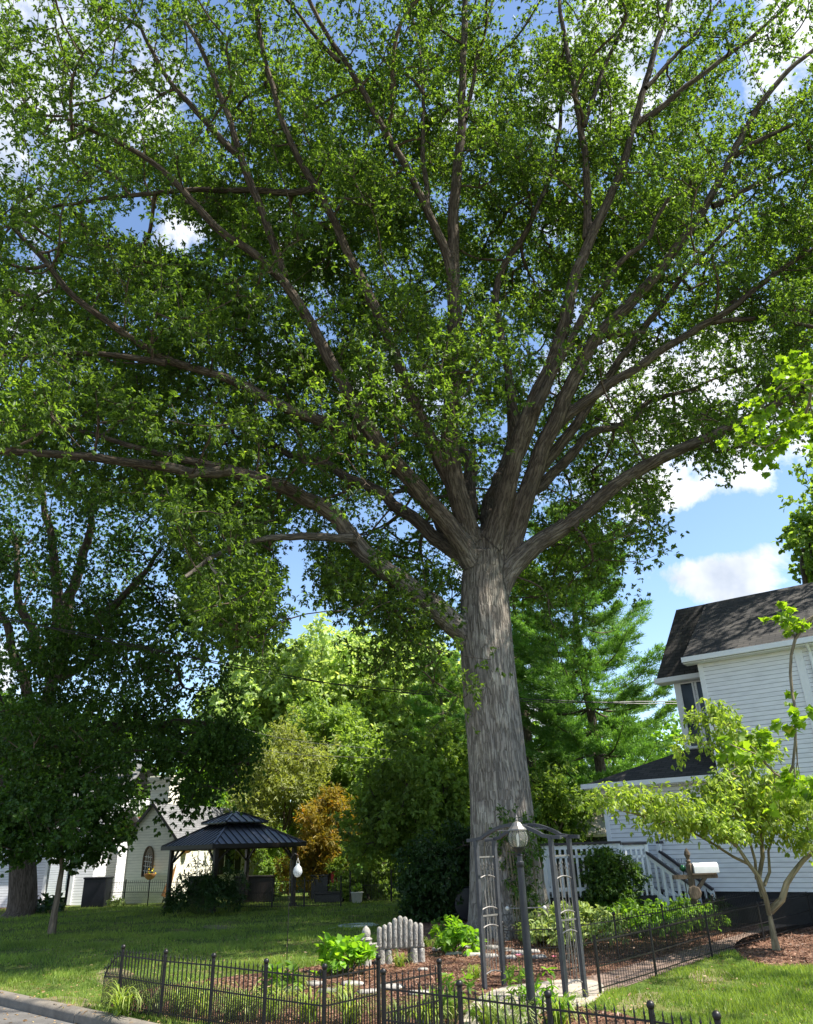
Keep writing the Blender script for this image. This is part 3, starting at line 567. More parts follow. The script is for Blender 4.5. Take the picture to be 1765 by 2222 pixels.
    # woody body: voxel-joined trunk and thick limbs
    tpS = spline(tp, .25, .0); trS = np.interp(np.linspace(0, 1, len(tpS)), np.linspace(0, 1, len(tp)), tr)
    segs = [(tpS, trS)]+[(P, R) for P, R in sk.limbs]
    parts = []
    for P, R in segs:
        k = R > .105
        if k.sum() > 2:
            v, f, u = tube_np(P[k], R[k], 20 if R.max() > .5 else 12); parts.append((v, f, u))
    base = tpS[0].copy(); base[2] = -.25
    for i in range(11):             # buttress roots
        a = 2*PI*i/11+.3*math.sin(i*2.3); ln = 1.25+.5*rng.random()
        P = np.array([base+np.array([math.cos(a)*q, math.sin(a)*q, z]) for q, z in ((.35, 1.7), (.62, .95), (.9, .42), (ln, .12), (ln+.5, -.15))]); P = spline(P, .2)
        v, f, u = tube_np(P, np.linspace(.42, .12, len(P)), 10); parts.append((v, f, u))
    V, F, U = join(parts)
    tmp = np_mesh('trunk_source', V, F, M['oak_bark'])
    # close the ends
    import bmesh
    bm = bmesh.new(); bm.from_mesh(tmp.data); bmesh.ops.holes_fill(bm, edges=[e for e in bm.edges if len(e.link_faces) == 1], sides=40); bm.to_mesh(tmp.data); bm.free()
    rm = tmp.modifiers.new('r', 'REMESH'); rm.mode = 'VOXEL'; rm.voxel_size = .045; sm = tmp.modifiers.new('s', 'SMOOTH'); sm.iterations = 12; sm.factor = .6
    bpy.context.view_layer.update()
    me = bpy.data.meshes.new_from_object(tmp.evaluated_get(bpy.context.evaluated_depsgraph_get())); bpy.data.objects.remove(tmp)
    n = len(me.vertices); co = np.zeros(n*3, np.float32); me.vertices.foreach_get('co', co); co = co.reshape(-1, 3).astype(float)
    # bark coordinates from the nearest limb segment
    A = np.vstack([P[:-1] for P, R in segs]); Bp = np.vstack([P[1:] for P, R in segs]); RR = np.concatenate([R[:-1] for P, R in segs])
    LL = np.concatenate([np.concatenate([[0], np.cumsum(np.linalg.norm(np.diff(P, axis=0), axis=1))])[:-1] for P, R in segs])
    FR = []
    for P, R in segs:
        T = unit(np.diff(P, axis=0)); a = np.cross(T[0], (0, .3, 1.)); a /= np.linalg.norm(a)
        for t in T: a = a-t*(a@t); a /= np.linalg.norm(a); FR.append((a.copy(), np.cross(t, a)))
    FA = np.array([f[0] for f in FR]); FB = np.array([f[1] for f in FR]); AB = Bp-A; ab2 = (AB**2).sum(1)
    uv = np.zeros((n, 3)); nd = np.zeros((n, 3))
    for s in range(0, n, 4000):
        q = co[s:s+4000, None]-A[None]; t = np.clip((q*AB).sum(2)/ab2, 0, 1); dd = q-t[..., None]*AB; ds = np.sqrt((dd**2).sum(2))/RR
        j = ds.argmin(1); ii = np.arange(len(j)); d = dd[ii, j]; uv[s:s+4000, 0] = (d*FA[j]).sum(1); uv[s:s+4000, 1] = (d*FB[j]).sum(1); uv[s:s+4000, 2] = (LL[j]+t[ii, j]*np.sqrt(ab2[j]))*.135
        nd[s:s+4000] = d
    # low vertical flutes and lumps
    ang = np.arctan2(uv[:, 1], uv[:, 0]); rr = np.linalg.norm(nd, axis=1)
    co += unit(nd)*(np.minimum(rr, .9)*(.018*np.sin(ang*7+uv[:, 2]*9)+.014*np.sin(ang*17+uv[:, 2]*14+1)))[:, None]
    me.vertices.foreach_set('co', co.astype(np.float32).ravel()); a = me.attributes.new('bark', 'FLOAT_VECTOR', 'POINT'); a.data.foreach_set('vector', uv.astype(np.float32).ravel())
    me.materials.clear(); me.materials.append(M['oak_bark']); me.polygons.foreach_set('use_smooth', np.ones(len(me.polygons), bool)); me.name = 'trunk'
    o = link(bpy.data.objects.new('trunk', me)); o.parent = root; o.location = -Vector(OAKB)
    # clumps of leaves
    cx, cy, cz = 2.4, 20.0, 15.0; rx, ry, rz = 18., 14.0, 17.5
    low_x = np.array([-400, 0, 350, 400, 480, 575, 585, 560, 600, 650, 670, 760, 850, 950, 1000, 1080, 1150, 1250, 1390, 1400, 1520, 1600, 1713, 2200.])*K
    low_y = np.array([1060, 1060, 1120, 1330, 1400, 1410, 1330, 1240, 1165, 1185, 1300, 1350, 1390, 1400, 1330, 1330, 1330, 1270, 1130, 1050, 1030, 1000, 950, 950.])*K
    holes = [(330, 480, 95, 38, .97), (265, 455, 45, 20, .95), (385, 505, 50, 32, .97), (810, 1090, 75, 60, .85), (640, 1110, 80, 45, .55), (560, 870, 35, 18, .85), (925, 1150, 40, 60, .8), (1080, 60, 60, 80, .6), (1370, 150, 60, 80, .6), (1520, 780, 70, 60, .55), (1420, 1000, 90, 40, .5), (1380, 860, 60, 50, .35), (1500, 860, 120, 50, .4), (1620, 950, 80, 60, .5), (1150, 1020, 60, 60, .4), (1560, 560, 80, 40, .3), (60, 100, 80, 80, .35), (1000, 1180, 50, 70, .9), (1050, 1290, 80, 60, .55), (870, 1240, 120, 50, .5)]
    LS = np.vstack([P for P, R in sk.limbs]+[tpS]); LR = np.concatenate([R for P, R in sk.limbs]+[trS]); kk = LR > .065; LS = LS[kk]; LR = LR[kk]
    lx, ly_, lw = proj(LS); lr = (LR+.42)*FPX/lw
    def hides(P):
        x, y, w = proj(P); h = np.zeros(len(P), bool)
        for s in range(0, len(P), 1000):
            d = np.hypot(x[s:s+1000, None]-lx, y[s:s+1000, None]-ly_); h[s:s+1000] = ((d < lr) & (w[s:s+1000, None] < lw-.1)).any(1)
        return h
    T = []; need = 18500; ph = rng.random(6)*6
    while len(T) < need:
        m = 700; v = unit(rng.normal(0, 1, (m, 3))); q = (.42**3+(1-.42**3)*rng.random(m))**(1/3)
        P = np.array([cx, cy, cz])+v*q[:, None]*np.array([rx, ry, rz]); P = bunch(P, 14, .62, .6); m = len(P); q = np.repeat(q, 14); x, y, w = proj(P)
        infr = (w > 1) & (x > -120) & (x < 1885) & (y > -150) & (y < 2300)
        ok = P[:, 2] > 5.2
        ly = np.interp(x, low_x, low_y); ok &= np.where(infr, (y < ly-42) & (rng.random(m) < np.clip((ly-y-42)/110+.35, 0, 1)), P[:, 2] > 10.5)
        pr = np.where(infr, 1., .26); pr = np.where(~infr & (P[:, 0] > 7) & (P[:, 1] < 19), .07, pr)
        for hx, hy, hrx, hry, am in holes:
            e = ((x-hx*K)/(hrx*K))**2+((y-hy*K)/(hry*K))**2; pr = pr*np.where(infr, 1-am*np.clip(1.6-e, 0, 1), 1)
        # uneven crown: sprays and windows
        g = np.sin(P[:, 0]*1.1+ph[0])*np.sin(P[:, 1]*1.0+ph[1])*np.sin(P[:, 2]*1.2+ph[2])+.6*np.sin(P[:, 0]*2.3+P[:, 2]*1.7+ph[3])*np.sin(P[:, 1]*2.1+ph[4])
        pr = pr*np.clip(.55+1.0*g, .03, 1)
        pr = pr*np.where((P[:, 1] > 26) & (P[:, 0] > 3), .6, 1)
        # thin the side turned to the viewer above eye level so the limbs show
        near = (P[:, 1] < 17) & (P[:, 2] > 12) & (q > .5); pr = pr*np.where(near & infr, .55, 1)
        dlow = infr & (y > 1000*K) & (P[:, 1] < 14); pr = pr*np.where(dlow, 0., 1)
        pr = pr*np.where(hides(P), .17, 1)
        kf = ok & infr & (P[:, 1] < 18.5)
        if kf.any():
            iz = np.where(kf)[0]; dn = np.sqrt(np.min(((P[iz, None]-LS[None, ::2])**2).sum(2), axis=1)); ok[iz[dn > 3.6]] = False
        ok &= rng.random(m) < pr; T += list(P[ok])
    T = np.array(T[:need])
    # hanging sprays traced where the crown droops
    def spray(cxp, cyp, rxp, ryp, Y, dy, n):
        return [AT((cxp+rxp*math.sqrt(random.random())*math.cos(a))*K, (cyp+ryp*math.sqrt(random.random())*math.sin(a))*K, Y+random.uniform(-dy, dy)*1.3) for a in rng.random(max(2, n//11))*2*PI]
    ex = []
    for s in [(480, 1230, 90, 110, 17, 1.5, 80), (70, 90, 110, 110, 14.6, 1.2, 150), (40, 260, 90, 90, 14.8, 1.2, 90), (220, 60, 90, 70, 14.6, 1, 60), (540, 1320, 40, 60, 16.8, 1, 70), (450, 1160, 110, 50, 17.5, 1.5, 50), (760, 1240, 90, 90, 19.5, 1.6, 95), (850, 1330, 110, 60, 19.3, 1.2, 90), (730, 1180, 60, 60, 19.2, 1, 35), (900, 1220, 60, 60, 20.5, 1, 30), (840, 1390, 70, 22, 18.8, .8, 26),
              (880, 760, 190, 110, 17.2, 1.5, 300), (800, 640, 120, 70, 17.5, 1.2, 90), (960, 700, 90, 90, 17.8, 1.2, 90), (850, 900, 130, 90, 17.0, 1.2, 130), (620, 1000, 90, 50, 17.5, .8, 60), (900, 960, 60, 50, 18.5, .8, 30), (1040, 760, 60, 160, 18.5, 1.5, 110), (1200, 1200, 90, 70, 22.5, 1.5, 80), (1300, 1110, 110, 50, 21.5, 1.5, 110), (1420, 900, 160, 50, 20, 1.5, 130), (1180, 1290, 60, 50, 22, 1, 35), (1250, 640, 160, 70, 18, 1.5, 120), (930, 1410, 30, 20, 18.8, .6, 8)]:
        ex += spray(*s)
    ex = bunch(ex, 6, .45, 1.2); ex = ex[~(hides(ex) & (rng.random(len(ex)) < .42))]; T = np.vstack([T, ex])
    dirs = sk.grow(T, cap_r=.06, base=.0068, seg=.6)
    tw = wood('twigs', [sk.twigs(4)], M['oak_twig'], root); tw.location = -Vector(OAKB); parts = []
    for P, R in sk.limbs:
        k = R <= .125
        if k.sum() > 1: parts.append(tube_np(P[k], R[k], 7))
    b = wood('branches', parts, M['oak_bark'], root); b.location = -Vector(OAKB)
    c = leaves_on('crown', T, dirs, 63, M['oak_leaf'], root, ros=7, L=.130, W_=.054, axis=.95, rad=.33, droop=.45, upn=.5); c.location = -Vector(OAKB)
    print('oak clumps', len(T))
build_oak()
# ------------------------------------------------------------------ other trees and shrubs
def gen_tree(name, label, base, trunk, limbs, ells, n, per, mat, bark, L, W_, axis, rad, tr0=.3, cat='tree', group=None, shape='oval', droop=.3, upn=.6, shell=.5, low=-1, cap=.07, keepc=None, twig=True, flat=1., tname='trunk', seg=.8, basew=.006, ext=None, lumpy=0., bn=9, bs=.095, ros=6):
    """trunk: list of 3-D points; limbs: list of (points, r0, r1); ells: list of (centre, radii, weight)"""
    root = thing(name, label, cat, base, group=group); off = -Vector(base)
    sk = Skel(); sk.limb(trunk, tr0, tr0*.35, .5, .04)
    for P, a, b in limbs: sk.limb(P, a, b, .45, .05)
    w = np.array([e[2] for e in ells], float); w /= w.sum(); T = []
    ph = rng.random(4)*6
    for (c, r, _), k in zip(ells, (w*n).astype(int)):
        q = bunch(ell_pts(c, r, int(k*1.5/bn)+1, shell, low), bn, np.array(r)*bs); rng.shuffle(q)
        if keepc: q = q[keepc(q)]
        if lumpy:
            f = np.sin(q[:, 0]*lumpy+ph[0])*np.sin(q[:, 1]*lumpy+ph[1])*np.sin(q[:, 2]*lumpy*1.2+ph[2]); q = q[np.argsort(-(f+rng.random(len(q))*.35))]
        T += list(q[:k])
    T = np.array(T)
    if ext is not None: T = np.vstack([T, ext])
    dirs = sk.grow(T, cap_r=cap, base=basew, seg=seg)
    tp = sk.limbs[0]; V = [tube_np(tp[0], tp[1]*np.where(np.arange(len(tp[1])) == 0, 1.35, 1), 14)]
    o = wood(tname, V, bark, root); o.location = off
    V = [tube_np(P, R, 8) for P, R in sk.limbs[1:]]
    if twig: V.append(sk.twigs(3))
    if V: o = wood('branches', V, bark, root); o.location = off
    c = leaves_on('crown', T, dirs, per, mat, root, L=L, W_=W_, axis=axis, rad=rad, droop=droop, upn=upn, shape=shape, flat=flat, ros=ros); c.location = off
    return root
def E_(px, py, rpx, rpy, Y, ry=None, w=1.):
    """an ellipsoid crown seen at a place of the photograph, Y metres out"""
    c = AT(px, py, Y); s = (c-EYE)@FW/FPX; rx = rpx*s; return (c, (rx, ry if ry else rx, rpy*s), w*rx*rpy*s)
def up(p, z): return np.array([p[0], p[1], z])
def build_left():
    # large maple behind, at the left edge
    b = G(40, 1978)*np.array([.93, .93, 1]); Y = b[1]
    tr = np.array([up(b, -.3), up(b, 1.0), AT(50, 1800, Y), AT(65, 1690, Y), AT(95, 1560, Y), AT(120, 1470, Y), AT(140, 1400, Y-.2)])
    k = .3794
    def c4(*pts, Y1=Y): return np.array([AT(x*k, 900+y*k, Y+(Y1-Y)*i/(len(pts)-1)) for i, (x, y) in enumerate(pts)])
    limbs = [(c4((360, 1480), (350, 1430), (345, 1200), (340, 1000), (310, 850), (280, 700), (250, 450), Y1=Y-3), .34, .12),
             (c4((370, 1380), (390, 1100), (430, 980), (470, 850), (500, 740), (520, 640), (540, 400), Y1=Y-2), .34, .12),
             (c4((400, 1350), (480, 1260), (560, 1180), (640, 1110), (700, 1040), (770, 950), (850, 880), (930, 760), Y1=Y-3), .26, .08),
             (c4((250, 1500), (220, 1350), (180, 1250), (140, 1150), (110, 1000), (90, 700), Y1=Y-2), .26, .1),
             (c4((230, 1900), (190, 1750), (150, 1550), (100, 1400), (60, 1260), (10, 1150), (-150, 950), Y1=Y-2), .3, .1),
             (c4((350, 1500), (500, 1420), (620, 1350), (800, 1330), (980, 1420), (1050, 1560), Y1=Y-4), .22, .05),
             (c4((300, 1900), (550, 1820), (850, 1780), (1150, 1760), (1350, 1850), (1420, 2000), Y1=Y-5), .22, .05),
             (c4((60, 2300), (30, 2000), (0, 1700), (-80, 1400), (-200, 1100), Y1=Y-1), .3, .1)]
    ells = [E_(120, 1330, 330, 290, Y-1, 6.5, 1), E_(330, 1430, 220, 210, Y-2.5, 5, 1.1), E_(430, 1660, 115, 80, Y-4, 2.6, 2.2), E_(250, 1640, 270, 130, Y-3, 5, 1.1), E_(0, 1650, 240, 160, Y-2, 5, .8), E_(-200, 1350, 250, 300, Y, 6, .4), E_(150, 1130, 320, 120, Y, 5.5, .7), E_(485, 1610, 60, 60, Y-4.5, 1.5, 2.), E_(450, 1690, 60, 50, Y-4, 1.5, .5)]
    hang = []
    for x, y0, y1 in [(520, 1600, 1740), (545, 1600, 1700), (470, 1640, 1760), (400, 1640, 1790), (360, 1650, 1800), (440, 1500, 1580), (505, 1480, 1550), (480, 1430, 1500)]:
        for i in range(9): hang.append(AT(x+random.gauss(0, 9), random.uniform(y0, y1), Y-4.3+random.gauss(0, .5)))
    def keepc(q):
        x, y, w = proj(q); bad = (x > 455) & (x < 560) & (y > 1395) & (y < 1560); bad |= (x > 560) | ((y > 1800) & (x > 190)) | (y > 1880); bad |= (x > 390) & (y > 1440) & (y < 1545) & (rng.random(len(x)) < .75)
        bad |= (x > 270) & (y > 1640) & (rng.random(len(x)) < np.where(x > 410, .7, .98)); bad |= (x > 560); bad |= (x > 300) & (y > 1780)
        return ~bad
    gen_tree('maple_tree', 'massive dark old maple with several upright stems at the left edge of the photo', b, tr, limbs, ells, 3400, 60, M['maple_leaf'], M['dark_bark'], .125, .075, 1.1, .42, .58, low=-.95, keepc=keepc, cap=.12, ext=np.array(hang), droop=.8)
    # slim young tree on the lawn
    b = G(112, 2026); Y = b[1]
    tr = np.array([up(b, -.1), AT(118, 1980, Y), AT(127, 1915, Y), AT(136, 1850, Y), AT(142, 1780, Y), AT(146, 1700, Y)])
    ells = [E_(150, 1790, 190, 70, Y, 2.6, 1.), E_(40, 1760, 150, 60, Y, 2.2, .8), E_(190, 1690, 130, 50, Y+.3, 2., .7), E_(110, 1620, 150, 50, Y, 2., .6), E_(130, 1560, 110, 40, Y, 1.6, .4), E_(30, 1850, 100, 28, Y, 1.3, .6), E_(200, 1850, 90, 24, Y, 1.3, .5)]
    gen_tree('young_tree', 'slim young shade tree standing in the lawn with low spreading dark leaves', b, tr, [], ells, 900, 36, M['maple_leaf'], M['young_bark'], .12, .085, .55, .24, .10, shell=.05, cap=.035, seg=.5, basew=.005, keepc=lambda q: (proj(q)[1] < 1885) & ~((proj(q)[0] > 285) & (proj(q)[1] > 1640)))
def bg(name, label, px, ybase, Y, ells, n, per, mat, L, W_, axis=1.1, rad=.6, tr0=.25, lean=0, lim=3, shape='oval', lumpy=0., bark=None, low=-.9, shell=.55, top=None, droop=.25, group=None):
    """a tree further back: trunk at photograph column px, Y metres out"""
    b = AT(px, ybase, Y); b[2] = 0.; c = ells[0][0]; zt = top or c[2]
    tr = np.array([up(b, -.2)]+[b+np.array([(c[0]-b[0])*f*.8+lean*math.sin(f*3), (c[1]-b[1])*f*.5, zt*f]) for f in (.15, .4, .7, 1.)])
    limbs = []
    for i in range(lim):
        e = ells[i % len(ells)]; f = .35+.5*i/max(lim, 1); s = tr[1]*(1-f)+tr[-1]*f; s[2] = zt*f*.8; a = 2*PI*i/lim+.7
        t = e[0]+np.array([math.cos(a), math.sin(a), .4])*np.array(e[1])*.6; limbs.append((np.array([s, s*.5+t*.5+np.array([0, 0, .6]), t]), tr0*.5, tr0*.15))
    return gen_tree(name, label, b, tr, limbs, ells, n, per, mat, bark or M['dark_bark'], L, W_, axis, rad, tr0, shape=shape, lumpy=lumpy, low=low, shell=shell, droop=droop, seg=1.0, group=group)
def pine(label, px, py, Y, ztop, rmax, seed, z0=2.5, r0=.32):
    r_ = np.random.default_rng(seed); b = AT(px, py, Y); b[2] = 0; root = thing('pine_tree', label, 'tree', b); off = -Vector(b)
    P = np.array([b+np.array([.15*math.sin(z*.4), 0, z]) for z in np.linspace(-.3, ztop, 24)]); R = np.linspace(r0, .04, 24)
    o = wood('trunk', [tube_np(P, R, 10)], M['dark_bark'], root); o.location = off
    V = []; T = []; D = []; z = z0
    while z < ztop-.3:
        f = (z-z0)/(ztop-z0); rad = rmax*(1-f)**.6*(.75+.3*r_.random())+.5; nb = int(6+3*r_.random())
        for i in range(nb):
            if r_.random() < .12: continue
            a = 2*PI*(i+r_.random()*.6)/nb+z; ln = rad*(.55+.55*r_.random()); d = np.array([math.cos(a), math.sin(a), 0]); rise = .10+.5*f
            Q = np.array([b+np.array([0, 0, z])+d*ln*t+np.array([0, 0, ln*(rise*t*t+.02*t)-.12*ln*math.sin(PI*t)]) for t in (0, .3, .6, .85, 1.)]); Q = spline(Q, .4)
            V.append(tube_np(Q, np.linspace(.055*(1-f)+.02, .012, len(Q)), 5))
            m = int(ln*22); sd = np.cross(d, (0, 0, 1))
            for k in range(m):
                t = .30+.70*r_.random()**.8; j = min(len(Q)-1, int(t*(len(Q)-1))); w = (1.15-t)*ln*.52+.1; s = r_.uniform(-1, 1)
                p = Q[j]+sd*s*w+d*abs(s)*w*.4+np.array([0, 0, .04+.08*r_.random()]); T.append(p); D.append(d*.7+sd*s*.8+np.array([0, 0, .35]))
        z += .80+.5*r_.random()
    o = wood('branches', V, M['dark_bark'], root); o.location = off
    T = np.array(T); D = unit(np.array(D)); per = 38; n = len(T)*per; c = np.repeat(T, per, 0); d = np.repeat(D, per, 0); q = c+d*r_.uniform(-.2, .22, (n, 1))+r_.normal(0, .07, (n, 3))*np.array([1.3, 1.3, .5])
    dd = unit(d*.8+r_.normal(0, .55, (n, 3))+np.array([0, 0, .15])); rn = np.clip(.5*r_.random(n)+.5*np.repeat(r_.random(len(T)), per), 0, 1)
    o = leaf_mesh('crown', q, dd, r_.normal(0, 1, (n, 3))+np.array([0, 0, .8]), r_.uniform(.15, .27, n), r_.uniform(.026, .042, n), M['needle'], root, 'quad', rn); o.location = off; print('pine', n)
def build_background():
    Z = (0,)
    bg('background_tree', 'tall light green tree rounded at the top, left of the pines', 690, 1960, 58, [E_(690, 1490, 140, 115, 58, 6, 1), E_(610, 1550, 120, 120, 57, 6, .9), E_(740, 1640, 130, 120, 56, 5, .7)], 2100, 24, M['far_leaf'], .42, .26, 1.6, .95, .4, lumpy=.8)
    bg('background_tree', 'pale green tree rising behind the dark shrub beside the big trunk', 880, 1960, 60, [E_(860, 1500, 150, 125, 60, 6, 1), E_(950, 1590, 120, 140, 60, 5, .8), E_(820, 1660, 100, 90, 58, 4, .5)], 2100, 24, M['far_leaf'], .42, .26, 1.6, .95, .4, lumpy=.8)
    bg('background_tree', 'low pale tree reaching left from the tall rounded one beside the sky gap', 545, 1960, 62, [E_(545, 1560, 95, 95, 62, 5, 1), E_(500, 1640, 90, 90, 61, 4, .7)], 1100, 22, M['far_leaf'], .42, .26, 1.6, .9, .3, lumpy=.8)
    bg('background_tree', 'thin grey green twiggy tree above the gazebo roof', 610, 1960, 44, [E_(620, 1700, 85, 110, 44, 3, 1), E_(570, 1760, 60, 90, 43, 2.5, .6), E_(680, 1640, 50, 40, 44, 2, .3)], 900, 24, M['olive_leaf'], .26, .07, 1.1, .5, .14)
    bg('background_tree', 'bright green leafy tree behind the cottage chimney', 470, 1960, 50, [E_(460, 1710, 75, 60, 50, 3.5, 1), E_(420, 1760, 60, 60, 49, 3, .8), E_(520, 1780, 50, 70, 49, 3, .5)], 700, 24, M['mid_leaf'], .32, .18, 1.2, .7, .3)
    bg('background_tree', 'yellow green tree with feathery leaves in the middle of the back row', 700, 1960, 50, [E_(700, 1590, 75, 60, 50, 3, 1), E_(760, 1650, 60, 50, 49, 3, .6)], 480, 22, M['lime_leaf'], .34, .14, 1.2, .7, .16, lumpy=1.1)
    bg('background_tree', 'dark dense tree filling the back row between gazebo and big trunk', 800, 1960, 47, [E_(800, 1720, 110, 120, 47, 4, 1), E_(900, 1760, 120, 130, 46, 4, .8), E_(690, 1850, 90, 90, 46, 3, .5)], 1100, 24, M['lime_leaf'], .30, .17, 1.2, .7, .3)
    bg('autumn_tree', 'golden orange tinged small tree standing right of the gazebo', 690, 1965, 38, [E_(705, 1820, 62, 95, 38, 1.8, 1), E_(715, 1745, 35, 40, 38, 1.2, .5), E_(680, 1890, 60, 60, 38, 1.5, .6)], 620, 30, M['gold_leaf'], .22, .055, .7, .34, .09, droop=.5)
    bg('leafy_tree', 'fresh green small tree with big leaves just left of the big trunk', 910, 1975, 30, [E_(900, 1730, 120, 105, 30, 2.4, 1), E_(980, 1690, 60, 120, 30, 1.6, .6), E_(820, 1800, 80, 60, 30.5, 1.7, .6), E_(960, 1800, 80, 60, 30, 1.6, .5)], 1050, 26, M['lime_leaf'], .19, .11, .75, .36, .10)
    bg('round_bush', 'sunlit green bush behind the white planter pot', 800, 1975, 36, [E_(790, 1890, 60, 60, 36, 1.5, 1), E_(750, 1915, 40, 45, 36, 1.2, .5), E_(850, 1900, 45, 60, 36, 1.2, .6)], 420, 28, M['lime_leaf'], .15, .09, .5, .3, .05)
    bg('evergreen_shrub', 'bright green narrow shrub at the right end of the cottage', 580, 1975, 41, [E_(585, 1890, 35, 80, 41, 1., 1)], 190, 30, M['lime_leaf'], .17, .09, .5, .3, .05)
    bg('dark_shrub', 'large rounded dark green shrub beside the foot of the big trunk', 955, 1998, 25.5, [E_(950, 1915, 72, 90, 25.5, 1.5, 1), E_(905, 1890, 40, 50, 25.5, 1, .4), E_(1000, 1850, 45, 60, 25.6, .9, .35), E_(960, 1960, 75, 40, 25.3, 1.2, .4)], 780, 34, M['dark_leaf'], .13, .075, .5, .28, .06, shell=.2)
    bg('dark_tree', 'dark green tree filling behind the left maple beyond the cottage roof', 250, 1965, 52, [E_(280, 1640, 130, 90, 52, 5, 1), E_(120, 1700, 150, 120, 52, 5, 1), E_(-60, 1650, 160, 150, 52, 5, 1), E_(30, 1850, 200, 90, 52, 5, .7)], 900, 20, M['maple_leaf'], .4, .25, 1.5, .9, .35)
    pine('tall pine with layered boughs standing nearer the white house', 1338, 1990, 36, 18.2, 5.6, 3)
    pine('pine partly hidden behind the big trunk, left of the taller pine', 1180, 1990, 42, 18.2, 4.8, 8, r0=.38)
    pine('pine showing on the left side of the big trunk in the background', 985, 1990, 50, 13.5, 4.0, 12)
    bg('understory_tree', 'sunlit low tree between the big trunk and the deck', 1200, 1985, 33, [E_(1190, 1720, 55, 60, 33, 2, .8), E_(1230, 1760, 60, 40, 33, 2, .8), E_(1200, 1810, 70, 40, 33, 1.6, .6)], 420, 26, M['lime_leaf'], .17, .09, .7, .4, .08)
    bg('background_tree', 'dark woodland tree behind both pines', 1270, 1990, 60, [E_(1270, 1680, 180, 140, 60, 5, 1), E_(1420, 1620, 100, 90, 60, 4, .5)], 700, 22, M['mid_leaf'], .40, .24, 1.5, .9, .35)
    bg('background_tree', 'bright maple crown showing above the right end of the black roof', 1800, 1990, 34, [E_(1775, 1190, 62, 85, 34, 2, 1), E_(1850, 1150, 120, 150, 34, 4, 1.2), E_(1870, 1300, 120, 120, 34, 4, .7)], 650, 26, M['lime_leaf'], .26, .2, .9, .5, .3)
    # distant wood line beyond the houses
    T = []; 
    for i in range(1900): a = random.uniform(-1.0, 1.0); r = random.uniform(75, 120); T.append((math.sin(a)*r, math.cos(a)*r, random.uniform(0, 1)**.8*(6+2.5*math.sin(a*13)+1.5*math.sin(a*31))))
    T = np.array(T); dd = rng.normal(0, 1, T.shape)
    tag(leaves_on('distant_wood', T, dd, 14, M['mid_leaf'], None, L=1.1, W_=.8, axis=3, rad=2.2), 'far line of green woodland beyond the houses', 'woodland', kind='stuff')
